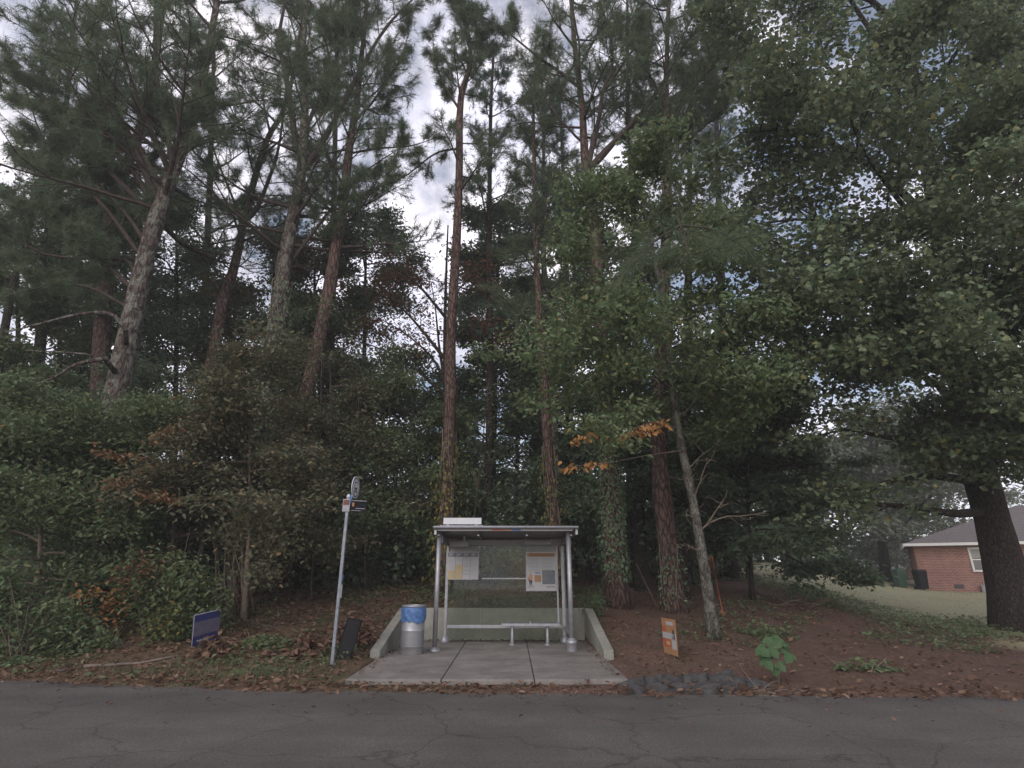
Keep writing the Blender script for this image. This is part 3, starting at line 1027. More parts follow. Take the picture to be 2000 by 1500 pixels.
for (nm, lab, pts, Y, r0, bark, (c0, c1), nl, L0, L1, drawn, seed) in PINES:
    tr = Tree(seed)
    P = root_down(px_path(pts, Y, 22, 0.8))
    tr.stem(P, r0 * 1.12, 0.05, 12, 0.35)
    for dl in drawn:
        off = tr.rng.uniform(-0.8, 0.5)
        Q = [at(px, py, Y + 0.4 + off * i / len(dl)) for i, (px, py) in enumerate(dl)]
        Q = smooth_path(Q, 14)
        L = np.sum(np.linalg.norm(np.diff(Q, axis=0), axis=1))
        r = 0.008 * L + 0.022
        tr.tubes.append(tube(Q, np.linspace(r, 0.012, len(Q)) * (1 + 0.05 * tr.rng.normal(0, 1, len(Q))), 8, False))
        tr.ramify(Q, r * 0.6, 2, int(np.clip(L * 2.2, 4, 16)), 0.27 if L > 3 else 0.4, 0.3, t0=0.15, sites=5)
    tr.pine_crown(P, None, c0 - 0.05, 0.995 * c1, int(nl * (1.2 if seed in (17, 18, 19, 27, 16) else 1.7)), L0 * 1.2, L1 * 1.25, bias=(-0.45, -0.2, 0) if seed == 11 else None)
    if seed == 22:          # the bough that hangs out towards the road
        p0 = at(1302, 470, 16.8)
        Q = smooth_path([p0, at(1318, 430, 13.5), at(1330, 440, 10.5), at(1345, 500, 8.2)], 10)
        tr.tubes.append(tube(Q, np.linspace(0.07, 0.012, 10), 8, False))
        Q2 = smooth_path([Q[6], at(1280, 470, 9.2), at(1235, 520, 8.4)], 7)
        Q3 = smooth_path([Q[6], at(1400, 450, 9.2), at(1460, 490, 8.7)], 7)
        for q_ in (Q2, Q3):
            tr.tubes.append(tube(q_, np.linspace(0.03, 0.008, 7), 6, False))
        near = Tree(5)
        near.ramify(Q[5:], 0.03, 1, 9, 0.3, 0.0, sites=3)
        near.ramify(Q2, 0.02, 1, 7, 0.3, 0.0, sites=3)
        near.ramify(Q3, 0.02, 1, 7, 0.3, 0.0, sites=3)
        tr.tubes += near.tubes
        npos, nd = near.sites()
        near_geo = tufts(near.rng, npos, nd, 60, 0.36, 0.006, 0.8)
    for k in range(14):
        p_, d_ = sample(P, tr.rng.uniform(0.12, max(0.2, c0 - 0.02)))
        a_ = tr.rng.uniform(0, 6.28)
        Q = limb(tr.rng, p_, (math.cos(a_), math.sin(a_), tr.rng.uniform(-0.2, 0.5)), tr.rng.uniform(0.3, 1.5), 6, -0.2, 0.2)
        tr.tubes.append(tube(Q, np.linspace(0.018, 0.004, len(Q)), 5, False))
    sp, sd = tr.sites()
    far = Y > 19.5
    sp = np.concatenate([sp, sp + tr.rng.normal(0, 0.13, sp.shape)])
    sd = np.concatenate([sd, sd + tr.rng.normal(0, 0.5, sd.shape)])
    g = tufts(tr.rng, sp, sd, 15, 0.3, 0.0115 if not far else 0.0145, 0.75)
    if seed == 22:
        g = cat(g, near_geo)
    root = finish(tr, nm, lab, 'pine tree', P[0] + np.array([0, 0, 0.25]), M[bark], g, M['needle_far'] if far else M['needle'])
    PINE_PATH.append((P, r0, root))

# ------------------------------------------------------------------ broadleaf trees
def broad(seed, name, label, category, stems, limbs, bark, leafmat, leaf, per, scatter, levels=2, nsub=7, ratio=0.4, up=0.05, tpl=LEAF, droop=0.45, sites=4,
          autos=0, autoL=3.0, at_t=(0.35, 1.0), elev=(0, 40), extra=None, flat=0.5, lsz=1.0, group=None, az=None, zs=0.45):
    """stems: [(path, r0, r1)], limbs: [path] drawn; autos: limbs grown on the first stem"""
    tr = Tree(seed)
    rng = tr.rng
    for P, r0, r1 in stems:
        tr.stem(P, r0, r1, 12, 0.3)
    for Q in limbs:
        L = np.sum(np.linalg.norm(np.diff(Q, axis=0), axis=1))
        r = (0.012 * L + 0.012) * lsz
        tr.tubes.append(tube(Q, np.linspace(r, 0.006, len(Q)), 7, False))
        tr.ramify(Q, r * 0.6, levels, nsub, ratio, up, sites=sites, flat=flat)
    P = stems[0][0]
    for k in range(autos):
        f = (k + rng.uniform(0, 0.9)) / autos
        p, d = sample(P, min(at_t[0] + (at_t[1] - at_t[0]) * f, 0.999))
        a = k * 2.4 + rng.normal(0, 0.35)
        if az is not None:
            a = rng.uniform(*az)
        e = math.radians(rng.uniform(*elev) + 15 * f)
        L = autoL * rng.uniform(0.7, 1.2) * (1.1 - 0.5 * f)
        Q = limb(rng, p, (math.cos(a) * math.cos(e), math.sin(a) * math.cos(e), math.sin(e)), L, 7, up, 0.13)
        r = (0.012 * L + 0.008) * lsz
        tr.tubes.append(tube(Q, np.linspace(r, 0.005, len(Q)), 6, False))
        tr.ramify(Q, r * 0.6, levels, nsub, ratio, up, sites=sites, flat=flat)
    sp, sd = tr.sites()
    pos = np.repeat(sp, per, 0)
    pos = pos + rng.normal(0, 1, pos.shape) * np.array([scatter, scatter, scatter * zs])
    g = leaves(rng, pos, leaf, tpl, droop, 0.5, per=per)
    root = finish(tr, name, label, category, P[0] + np.array([0, 0, 0.2]), bark, g, leafmat, group)
    if extra:
        extra(root, rng)
    return root, tr


# right-hand maple that fills the upper right
mb = on_ground(1985, 1232)
mp = root_down(smooth_path([mb, at(1955, 1080, 16.6), at(1915, 930, 16.4), at(1890, 800, 16.2), at(1850, 600, 15.8), at(1835, 440, 15.4), at(1800, 250, 15), at(1770, 60, 14.8), at(1745, -200, 14.6)], 18))
ML = []
for dl, y0, y1 in [
        ([(1890, 790), (1780, 720), (1680, 660), (1560, 640)], 16, 13), ([(1880, 760), (1740, 640), (1600, 600), (1470, 600)], 16, 13),
        ([(1850, 600), (1740, 480), (1600, 430), (1450, 440)], 15.8, 12.5), ([(1835, 450), (1720, 340), (1580, 260), (1430, 260)], 15.4, 12),
        ([(1835, 470), (1870, 360), (1905, 300), (1990, 240)], 15.4, 13), ([(1810, 300), (1700, 200), (1600, 120), (1480, 60)], 15, 12),
        ([(1790, 200), (1700, 60), (1620, -60), (1560, -150)], 15, 12.5), ([(1850, 560), (1920, 470), (1990, 430), (2080, 400)], 15.6, 13),
        ([(1885, 780), (1940, 700), (2010, 650), (2100, 640)], 16, 13), ([(1840, 480), (1780, 420), (1690, 300), (1640, 170)], 15.4, 11),
        ([(1865, 650), (1780, 610), (1700, 560), (1600, 530)], 15.8, 11.5), ([(1800, 260), (1850, 130), (1920, 40), (2000, -60)], 15, 12.5),
        ([(1835, 440), (1900, 200), (1960, 120), (2040, 60)], 15.4, 12), ([(1780, 100), (1700, 0), (1560, -30), (1450, -60)], 14.8, 11.5),
        ([(1895, 870), (1960, 830), (2020, 810), (2100, 820)], 16.2, 14),
        ([(1870, 700), (1900, 640), (1950, 560), (2020, 540)], 15.8, 12), ([(1820, 350), (1760, 250), (1760, 130), (1800, 20)], 15.2, 11.5),
        ([(1870, 700), (1880, 560), (1890, 420), (1900, 330)], 15.9, 11.0), ([(1885, 790), (1900, 680), (1930, 560), (1960, 470)], 16.0, 11.2), ([(1895, 830), (1880, 730), (1850, 650), (1820, 590)], 16.1, 11.5),
        ([(1890, 830), (1930, 770), (1970, 740), (2020, 730)], 16.1, 11.6), ([(1880, 750), (1840, 690), (1780, 660), (1700, 660)], 16.0, 12.2), ([(1800, 260), (1880, 200), (1940, 220), (2010, 200)], 15, 11.5),
        ([(1895, 860), (1930, 850), (1975, 860), (2030, 890)], 16.1, 13.0), ([(1840, 480), (1900, 420), (1980, 330), (2060, 330)], 15.4, 14.0),
        ([(1855, 620), (1660, 560), (1560, 350), (1480, 330)], 15.8, 14), ([(1890, 830), (1850, 830), (1830, 850), (1850, 880)], 16.2, 14.5)]:
    ML.append(smooth_path([at(px, py, y0 + (y1 - y0) * (i / (len(dl) - 1)) ** 1.3) for i, (px, py) in enumerate(dl)], 10))


def low_boughs(root, rng_):
    tb, ps = [], []
    for dl, y0, y1, n_ in [([(1912, 1000), (1860, 1003), (1800, 992), (1720, 985), (1660, 978), (1600, 995)], 16.3, 14.2, 9), ([(1905, 940), (1820, 930), (1740, 940), (1680, 955), (1630, 950)], 16.3, 14.0, 9),
                           ([(1898, 860), (1820, 850), (1740, 855), (1660, 840), (1600, 850)], 16.2, 13.5, 10)]:
        Q = smooth_path([at(px, py, y0 + (y1 - y0) * i / (len(dl) - 1)) for i, (px, py) in enumerate(dl)], 14)
        tb.append(tube(Q, np.linspace(0.12 if n_ > 8 else 0.04, 0.012, 14), 8, False))
        t_ = Tree(77)
        t_.ramify(Q, 0.04, 2, n_, 0.25, -0.15, t0=0.35, sites=3, flat=0.3)
        tb += t_.tubes
        ps.append(np.array(t_.sp))
    pos_ = np.repeat(np.concatenate(ps), 2, 0)
    pos_ = pos_ + rng_.normal(0, 1, pos_.shape) * np.array([0.25, 0.25, 0.1])
    tag(obj('low_bough', [(cat(*tb), M['bark_dark']), (leaves(rng_, pos_, 0.125, LOBED, 0.5), M['leaf_maple'])], parent=root), 'long dark low boughs with thin foliage')


broad(31, 'maple_tree', 'huge dark maple on the right whose crown fills the upper right', 'tree', [(mp, 0.5, 0.12)], ML, M['bark_dark'], M['leaf_maple'], 0.118, 19, 0.34,
      levels=2, nsub=9, ratio=0.36, up=0.0, tpl=LOBED, droop=0.5, sites=4, lsz=1.25, extra=low_boughs)

# smooth pale tree with bright leaves
nb = on_ground(1394, 1248)
npth = root_down(smooth_path([nb, at(1386, 1180, 13.3), at(1366, 1050, 13.3), at(1348, 950, 13.3), at(1326, 850, 13.3), at(1313, 760, 13.3), at(1306, 680, 13.2), at(1290, 560, 13), at(1262, 430, 12.8), at(1245, 340, 12.6)], 18), 0.1)
NL = []
for dl, y0, y1 in [
        ([(1312, 760), (1230, 700), (1120, 680), (1010, 685)], 13.3, 12), ([(1306, 690), (1250, 640), (1180, 630), (1100, 660)], 13.2, 11.5),
        ([(1325, 850), (1270, 815), (1220, 810), (1160, 830)], 13.3, 12.0), ([(1320, 820), (1380, 770), (1430, 760), (1475, 775)], 13.3, 12.4),
        ([(1292, 570), (1220, 520), (1160, 480), (1110, 470)], 13, 12), ([(1275, 480), (1210, 420), (1160, 390), (1140, 360)], 12.9, 12.2),
        ([(1290, 560), (1340, 500), (1370, 470), (1380, 430)], 13, 12.4), ([(1300, 640), (1370, 610), (1440, 600), (1500, 610)], 13.1, 12),
        ([(1306, 690), (1350, 670), (1420, 660), (1480, 680)], 13.2, 13), ([(1262, 430), (1230, 380), (1260, 340), (1300, 330)], 12.8, 12.4),
        ([(1313, 770), (1260, 750), (1120, 740), (1040, 770)], 13.3, 13.5), ([(1300, 640), (1230, 600), (1170, 570), (1120, 580)], 13.1, 13.6)]:
    NL.append(smooth_path([at(px, py, y0 + (y1 - y0) * i / (len(dl) - 1)) for i, (px, py) in enumerate(dl)], 9))
OR = [[(1290, 838), (1255, 832), (1215, 855)], [(1270, 836), (1240, 842), (1205, 860)], [(1180, 852), (1150, 852), (1118, 862)], [(1185, 905), (1140, 908), (1095, 915)], [(1300, 825), (1280, 830), (1250, 845)]]


def orange_spray(root, rng):
    tb, ps = [], []
    for dl in OR:
        Q = smooth_path([at(px, py, 12.2 - 0.1 * i) for i, (px, py) in enumerate(dl)], 8)
        tb.append(tube(Q, np.linspace(0.009, 0.003, 8), 4, False))
        for t in np.linspace(0, 1, 15):
            p, _ = sample(Q, t)
            ps.append(p + rng.normal(0, 1, (3, 3)) * np.array([0.07, 0.08, 0.045]))
    # twigs back to the trunk
    for a_, b_, c_ in [((1322, 835), (1305, 832), (1285, 835)), ((1285, 838), (1230, 846), (1180, 852)), ((1330, 880), (1260, 890), (1185, 905))]:
        Q = smooth_path([at(*a_, 13.2), at(*b_, 12.6), at(*c_, 12.2)], 7)
        tb.append(tube(Q, np.linspace(0.014, 0.006, 7), 5, False))
    tag(obj('leaf_spray', [(cat(*tb), M['twig']), (leaves(rng, np.concatenate(ps), 0.125, LEAF, 0.9, 0.5), M['leaf_amber'])], parent=root), 'spray of orange autumn leaves')
    # bare twiggy shoots on the lower trunk
    tw = []
    for s_, e_ in [((1370, 1035), (1450, 980)), ((1374, 1030), (1475, 960)), ((1366, 1030), (1342, 990)), ((1360, 1000), (1330, 900)), ((1345, 940), (1325, 930)),
                   ((1352, 975), (1400, 900)), ((1366, 1075), (1335, 1074)), ((1342, 920), (1375, 870))]:
        p = at(*s_, 13.3)
        q_ = at(*e_, 12.9)
        Q = limb(rng, p, q_ - p, np.linalg.norm(q_ - p), 7, 0.1, 0.12)
        tw.append(tube(Q, np.linspace(0.018, 0.004, len(Q)), 5, False))
        for k in range(3):
            p2, d2 = sample(Q, rng.uniform(0.4, 0.95))
            R_ = limb(rng, p2, d2 + rng.normal(0, 0.6, 3), 0.45, 5, 0, 0.25)
            tw.append(tube(R_, np.linspace(0.007, 0.003, len(R_)), 4, False))
    obj('bare_shoots', cat(*tw), M['twig'], root)


broad(32, 'young_tree', 'smooth pale-barked leaning tree with bright green leaves and an orange spray', 'tree', [(npth, 0.125, 0.04)], NL, M['bark_smooth'], M['leaf_bright'], 0.125, 9, 0.27,
      levels=2, nsub=7, ratio=0.38, up=-0.1, droop=0.6, sites=3, extra=orange_spray, lsz=0.5, flat=0.28, zs=0.35, autos=16, autoL=2.3, at_t=(0.42, 1.0), elev=(-5, 25))


def stem_to(px, py0, py1, Y, lean=0, n=10, dx=0):
    b = at(px, py0, Y)
    z = float(ground_z(b[0], Y))
    top = at(px + dx, py1, Y)
    return smooth_path([np.array([b[0] + lean, Y, z - 0.2]), np.array([b[0] + lean * 0.5 + (top[0] - b[0]) * 0.35, Y + 0.1, z + (top[2] - z) * 0.4]), top], n)


# dark layered tree behind the pale one, right of the trunks
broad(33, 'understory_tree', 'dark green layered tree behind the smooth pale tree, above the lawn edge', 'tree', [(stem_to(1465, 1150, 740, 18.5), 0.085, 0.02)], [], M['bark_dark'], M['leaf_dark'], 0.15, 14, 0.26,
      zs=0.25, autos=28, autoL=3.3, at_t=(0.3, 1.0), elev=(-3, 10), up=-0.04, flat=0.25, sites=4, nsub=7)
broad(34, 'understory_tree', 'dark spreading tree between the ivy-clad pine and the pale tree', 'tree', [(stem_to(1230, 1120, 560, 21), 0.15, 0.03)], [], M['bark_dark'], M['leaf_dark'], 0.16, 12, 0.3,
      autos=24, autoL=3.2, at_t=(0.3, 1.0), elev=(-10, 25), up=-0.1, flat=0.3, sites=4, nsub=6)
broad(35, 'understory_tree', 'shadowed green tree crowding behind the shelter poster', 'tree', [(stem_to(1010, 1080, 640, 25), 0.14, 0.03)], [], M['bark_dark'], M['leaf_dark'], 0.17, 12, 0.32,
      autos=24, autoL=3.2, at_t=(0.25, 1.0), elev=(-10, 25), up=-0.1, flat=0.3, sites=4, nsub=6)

# red-leaved tree in the gap
rp = root_down(smooth_path([at(872, 1000, 21), at(870, 800, 21), at(869, 650, 21), at(871, 550, 21), at(875, 440, 21)], 12))
RL = [smooth_path([at(px, py, 21 + 0.3 * i) for i, (px, py) in enumerate(dl)], 9) for dl in [
    [(868, 745), (845, 700), (790, 650), (720, 610)], [(868, 700), (820, 640), (770, 590), (700, 560)], [(866, 770), (800, 710), (740, 680), (680, 660)], [(870, 620), (820, 560), (780, 530), (740, 510)],
    [(871, 600), (900, 560), (930, 540), (960, 560)], [(870, 690), (900, 650), (940, 640), (970, 660)], [(868, 740), (858, 680), (850, 600), (840, 540)]]]
broad(36, 'autumn_tree', 'thin tree with sparse rust-red leaves in the sky gap left of the slender pine', 'tree', [(rp, 0.13, 0.03)], RL, M['bark_dark'], M['leaf_red'], 0.13, 7, 0.3,
      levels=2, nsub=6, ratio=0.34, sites=3, droop=0.5)

# left side broadleaves, far and near
LB = [
    (51, 600, 1080, 500, 24, 'leaf_dark', 'dark small-leaved tree between the grey and the straight reddish pine trunks', 22, 3.4, 0.15),
    (52, 20, 1080, 480, 21, 'leaf_mid', 'green tree behind the black leaning trunk at the left edge', 20, 3.4, 0.15),
    (47, 960, 1060, 430, 27, 'leaf_dark', 'tall dark tree in the depth of the wood behind the thin dark pine', 26, 3.6, 0.18),
    (48, 1110, 1060, 400, 28, 'leaf_dark', 'tall dark tree in the depth left of the ivy-clad pine', 26, 3.6, 0.18),
    (49, 1370, 1080, 760, 27, 'leaf_dark', 'dark tree in the depth right of the shadowed trunk', 24, 3.6, 0.18),
    (50, 230, 1060, 380, 27, 'leaf_dark', 'dark tree in the depth behind the reddish pine on the left', 24, 4.2, 0.18),
    (37, 330, 1080, 420, 23, 'leaf_dark', 'dark small-leaved tree behind the trunk of the lichen-grey pine', 20, 4.0, 0.15),
    (38, 700, 1080, 440, 26, 'leaf_dark', 'small-leaved tree against the sky right of the straight reddish pine', 20, 4.2, 0.16),
    (39, 100, 1080, 430, 24, 'leaf_dark', 'dark tree with trunks against the light at the left edge', 18, 4.0, 0.16),
    (40, 520, 1060, 520, 22, 'leaf_olive', 'olive small-leaved tree below the forked reddish pine', 20, 3.6, 0.15),
]
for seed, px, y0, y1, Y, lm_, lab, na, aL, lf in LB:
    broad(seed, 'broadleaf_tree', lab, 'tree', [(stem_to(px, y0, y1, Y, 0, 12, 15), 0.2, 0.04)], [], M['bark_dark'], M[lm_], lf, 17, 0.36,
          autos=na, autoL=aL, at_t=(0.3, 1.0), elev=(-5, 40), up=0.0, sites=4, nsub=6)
# the dark leaning trunks at the far left edge
for k, (pts, Y, r, lab) in enumerate([
        ([(-10, 760), (25, 560), (70, 400), (110, 300)], 19, 0.2, 'nearest black leaning trunk at the left picture edge'),
        ([(60, 800), (95, 600), (130, 500), (150, 380)], 22, 0.2, 'thin black trunk right of the leaning edge trunk'),
        ([(150, 800), (172, 620), (200, 480), (215, 380)], 24, 0.25, 'ivy-dark trunk left of the reddish pine')]):
    tr = Tree(60 + k)
    P = root_down(px_path(pts, Y, 12))
    tr.stem(P, r, 0.05, 10, 0.3)
    tr.pine_crown(P, None, 0.55, 0.99, 10, 2.4, 1.2)
    sp, sd = tr.sites()
    pos = np.repeat(sp, 7, 0) + tr.rng.normal(0, 0.3, (len(sp) * 7, 3))
    finish(tr, 'broadleaf_tree', lab, 'tree', P[0], M['bark_dark'], leaves(tr.rng, pos, 0.15, LEAF4), M['leaf_dark'])

# understory shrubs on the left
SH = [
    (41, 480, 1190, 735, 14.5, 'leaf_olive', 'tall drooping olive shrub with tangled stems left of the bus sign', 24, 2.7, 0.115, (0.48, 1.0), (-25, 25), -0.5),
    (42, 330, 1180, 790, 15.5, 'leaf_mid', 'green layered shrub tree below the lichen-grey pine', 20, 2.6, 0.12, (0.42, 1.0), (-12, 22), -0.3),
    (43, 70, 1200, 810, 13.5, 'leaf_mid', 'broad green shrub at the left picture edge', 24, 2.2, 0.12, (0.12, 1.0), (-15, 30), -0.2),
    (44, 640, 1120, 720, 18.5, 'leaf_olive', 'tall olive shrub behind the bus sign pole', 24, 2.8, 0.125, (0.3, 1.0), (-20, 25), -0.4),
    (45, 800, 1090, 770, 20, 'leaf_mid', 'green shrub tree between bus sign and shelter', 24, 2.8, 0.135, (0.2, 1.0), (-15, 30), -0.3),
    (46, 180, 1150, 780, 17, 'leaf_dark', 'dark shrub behind the russet boughs on the left', 18, 2.7, 0.14, (0.5, 1.0), (-5, 40), -0.2),
    (53, 560, 1130, 620, 21, 'leaf_dark', 'loose dark shrub tree among the pine trunks behind the tangle', 20, 3.0, 0.14, (0.35, 1.0), (-10, 45), -0.2),
]


def russet(root, rng):
    tb, ps = [], []
    for dl in [[(330, 900), (270, 930), (200, 950)], [(340, 950), (280, 965), (210, 940)], [(380, 830), (330, 840), (300, 860)], [(300, 895), (240, 890), (190, 880)], [(350, 975), (320, 975), (290, 965)]]:
        Q = smooth_path([at(px, py, 13.4 - 0.3 * i) for i, (px, py) in enumerate(dl)], 8)
        tb.append(tube(Q, np.linspace(0.014, 0.003, 8), 4, False))
        tb.append(tube(smooth_path([at(336, 1020, 15.4), at(350, 930, 14.6), Q[0]], 6), np.linspace(0.02, 0.012, 6), 5, False))
        for t in np.linspace(0.1, 1, 24):
            p, _ = sample(Q, t)
            ps.append(p + rng.normal(0, 1, (5, 3)) * np.array([0.14, 0.16, 0.06]))
    tag(obj('leaf_spray', [(cat(*tb), M['twig']), (leaves(rng, np.concatenate(ps), 0.11, LEAF, 0.6, 0.5), M['leaf_russet'])], parent=root), 'russet brown leaf boughs')


for seed, px, y0, y1, Y, lm_, lab, na, aL, lf, att, el, up_ in SH:
    broad(seed, 'tall_shrub', lab, 'shrub', [(stem_to(px, y0, y1, Y, 0, 10, 5), 0.07, 0.015)], [], M['twig'], M[lm_], lf * 0.92, 12, 0.3,
          autos=na, autoL=aL, at_t=att, elev=el, up=up_, sites=4, nsub=6, flat=0.35, extra=russet if seed == 42 else None)

rng = np.random.default_rng(88)
for k, px in enumerate([535, 590, 622, 700, 760, 935]):
    Y = rng.uniform(15.8, 18.5)
    P = stem_to(px, 1110, rng.uniform(560, 760), Y, rng.uniform(-0.4, 0.4), 12, rng.uniform(-25, 25))
    tr = Tree(300 + k)
    tr.stem(P, 0.035, 0.008, 7)
    tr.pine_crown(P, None, 0.4, 0.98, 12, 1.3, 0.6, (0, 40), None, 5, None, 2, 2)
    sp, sd = tr.sites()
    pos = np.repeat(sp, 2, 0)
    pos = pos + tr.rng.normal(0, 0.12, pos.shape)
    finish(tr, 'thin_sapling', 'spindly bare-stemmed sapling rising from the dark undergrowth behind bus sign and shelter', 'tree', P[0] + np.array([0, 0, 0.2]), M['bark_shade_tint'],
           leaves(tr.rng, pos, 0.12, LEAF, 0.5), M['leaf_mid'], 'spindly saplings in the undergrowth')

# tangle of vines and bare stems left of the bus sign
rng = np.random.default_rng(90)
tg = []
for k in range(16):
    px = rng.uniform(425, 500)
    b = on_ground(px, rng.uniform(1170, 1215))
    t_ = at(px + rng.uniform(-50, 30), rng.uniform(900, 1010), b[1] + rng.uniform(0, 0.8))
    Q = limb(rng, b - np.array([0, 0, 0.1]), t_ - b, np.linalg.norm(t_ - b), 9, 0, 0.09)
    tg.append(tube(Q, np.linspace(rng.uniform(0.012, 0.03), 0.006, len(Q)), 5, False))
b = on_ground(500, 1200)
tag(obj('vine_tangle', cat(*tg), M['twig']), 'tangle of bare brown vine stems left of the bus sign', 'vine')

# low bushes and dead leaf clumps
def bush(seed, name, label, cx, cy, rad, parts, stems=8, parent_mat='twig', zoff=0.35):
    rng_ = np.random.default_rng(seed)
    c = on_ground(cx, cy)
    root = thing(name, label, 'bush', tuple(c))
    st = []
    for k in range(stems):
        e = c + np.array([rng_.uniform(-1, 1) * rad[0] * 0.7, rng_.uniform(-1, 1) * rad[1] * 0.7, rad[2] * rng_.uniform(0.8, 1.7)])
        Q = limb(rng_, c + rng_.normal(0, 0.1, 3) * np.array([1, 1, 0]) - np.array([0, 0, 0.08]), e - c, np.linalg.norm(e - c), 6, 0, 0.12)
        st.append(tube(Q, np.linspace(0.012, 0.004, len(Q)), 5, False))
    obj('stems', cat(*st), M[parent_mat], root)
    for i, (mat_, n, size, off, rr, pname) in enumerate(parts):
        cc = c + np.array(off) + np.array([0, 0, rad[2] * zoff])
        g_ = blob_leaves(rng_, cc, np.array(rad) * rr, n, size, LEAF, 0.4, 0.5, 12)
        v = g_[0]
        gz_ = ground_z(v[:, 0], v[:, 1]) + 0.01
        v[:, 2] = np.maximum(v[:, 2], gz_ + rng_.uniform(0, 0.05, len(v)))
        obj(pname, g_, M[mat_], root)
    return root


bush(101, 'bush', 'low bush of green leaves turning orange and red behind the navy sign', 300, 1235, (1.55, 1.1, 1.25),
     [('leaf_mid', 3400, 0.105, (0.2, 0, 0.1), 1.0, 'foliage'), ('leaf_orange', 260, 0.1, (-0.85, -0.5, 0.1), 0.42, 'autumn_foliage'), ('leaf_red', 200, 0.1, (-0.2, -0.3, 0.75), 0.45, 'autumn_foliage'),
      ('ivy_yellow', 260, 0.1, (0.5, -0.6, -0.1), 0.55, 'autumn_foliage')], 14)
bush(102, 'bush', 'dark green bush low at the left picture edge', 40, 1285, (1.3, 0.9, 0.95), [('leaf_mid', 2600, 0.1, (0, 0, 0), 1.0, 'foliage')], 10)
bush(103, 'bush', 'dark bush behind the green and orange bush', 110, 1190, (1.6, 1.0, 1.3), [('leaf_dark', 2600, 0.12, (0, 0, 0), 1.0, 'foliage'), ('leaf_red', 120, 0.1, (0.4, -0.6, 0.2), 0.5, 'autumn_foliage')], 10)
bush(104, 'dead_leaf_clump', 'heap of curled dead brown leaves left of the bus sign pole', 575, 1280, (0.62, 0.45, 0.42), [('leaf_brown', 520, 0.15, (0, 0, 0), 1.0, 'foliage')], 5)
bush(105, 'dead_leaf_clump', 'clump of dead brown leaves right of the bus sign pole', 690, 1262, (0.55, 0.4, 0.36), [('leaf_brown', 340, 0.14, (0, 0, 0), 1.0, 'foliage')], 4)
bush(106, 'dead_leaf_clump', 'small clump of dead leaves beneath the navy sign', 425, 1280, (0.4, 0.3, 0.3), [('leaf_brown', 170, 0.13, (0, 0, 0), 1.0, 'foliage')], 3)
bush(107, 'dead_leaf_clump', 'dead brown leaves hanging on the bank above the vine tangle foot', 470, 1195, (0.45, 0.4, 0.7), [('leaf_brown', 260, 0.12, (0, 0, 0), 1.0, 'foliage')], 6)
bush(108, 'weed_clump', 'patch of green weeds under the navy sign', 520, 1265, (0.75, 0.4, 0.22), [('leaf_mid', 520, 0.08, (0, 0, 0), 1.0, 'foliage')], 4)
bush(109, 'weed_clump', 'small green weeds at the foot of the smooth pale tree', 1495, 1243, (0.75, 0.4, 0.26), [('leaf_mid', 480, 0.085, (0, 0, 0), 1.0, 'foliage')], 6)
bush(110, 'weed_clump', 'sprawling green seedlings on the pine straw at the lower right', 1690, 1312, (0.62, 0.3, 0.2), [('leaf_mid', 190, 0.1, (0, 0, 0), 1.0, 'foliage')], 8)
bush(111, 'weed_clump', 'dark ivy patch beside the right wing of the wall', 1165, 1205, (0.4, 0.4, 0.4), [('ivy', 420, 0.075, (0, 0, 0), 1.0, 'foliage')], 4)
bush(112, 'weed_clump', 'green weeds at the road edge left of the pad', 205, 1268, (0.5, 0.35, 0.28), [('leaf_bright', 300, 0.085, (0, 0, 0), 1.0, 'foliage')], 5)

# sapling with large fresh leaves near the broken asphalt
b = on_ground(1520, 1335)
sapl = thing('sapling', 'small sapling with a few large fresh green leaves behind the broken asphalt', 'plant', tuple(b))
rng = np.random.default_rng(120)
ctop = at(1513, 1262, b[1])
st = smooth_path([b - np.array([0, 0, 0.05]), b * 0.5 + ctop * 0.5 + np.array([0.03, 0, 0]), ctop], 8)
obj('stem', tube(st, np.linspace(0.011, 0.006, 8), 6), M['twig'], sapl, smooth=True)
ROUND = (np.array([(0, 0, 0), (0.06, 0.3, 0.05), (0.38, 0.5, 0.05), (0.62, 0.3, 0.03), (0.78, 0.34, 0.0), (1, 0, -0.08), (0.78, -0.34, 0.0), (0.62, -0.3, 0.03), (0.38, -0.5, 0.05), (0.06, -0.3, 0.05), (0.5, 0, -0.02)]),
         [np.array([(0, 10, 2, 1), (10, 4, 3, 2), (10, 5, 4, 3), (0, 9, 8, 10), (10, 8, 7, 6), (10, 7, 6, 5)])])
lp = np.array([at(px, py, b[1] + dy) for px, py, dy in [(1490, 1272, -0.1), (1520, 1256, 0.05), (1540, 1285, -0.1), (1500, 1298, -0.15), (1528, 1305, -0.12), (1512, 1275, -0.05), (1505, 1256, 0.08), (1515, 1312, -0.1), (1496, 1283, 0.1), (1533, 1270, 0.05)]])
n_ = len(lp)
tt = unit(np.stack([rng.uniform(-1, 1, n_), rng.uniform(-0.8, 0.2, n_), rng.uniform(-0.7, -0.2, n_)], 1))
nn = unit(np.stack([rng.uniform(-0.4, 0.4, n_), rng.uniform(-0.9, -0.4, n_), rng.uniform(0.5, 0.9, n_)], 1))
obj('leaf', place(LOBED, lp - tt * 0.1, tt, nn, rng.uniform(0.15, 0.24, n_)), M['leaf_fresh'], sapl)
obj('leaf_stalk', cat(*[tube(np.array([sample(st, 0.6 + 0.38 * k / n_)[0], lp[k]]), 0.004, 5) for k in range(n_)]), M['twig'], sapl)

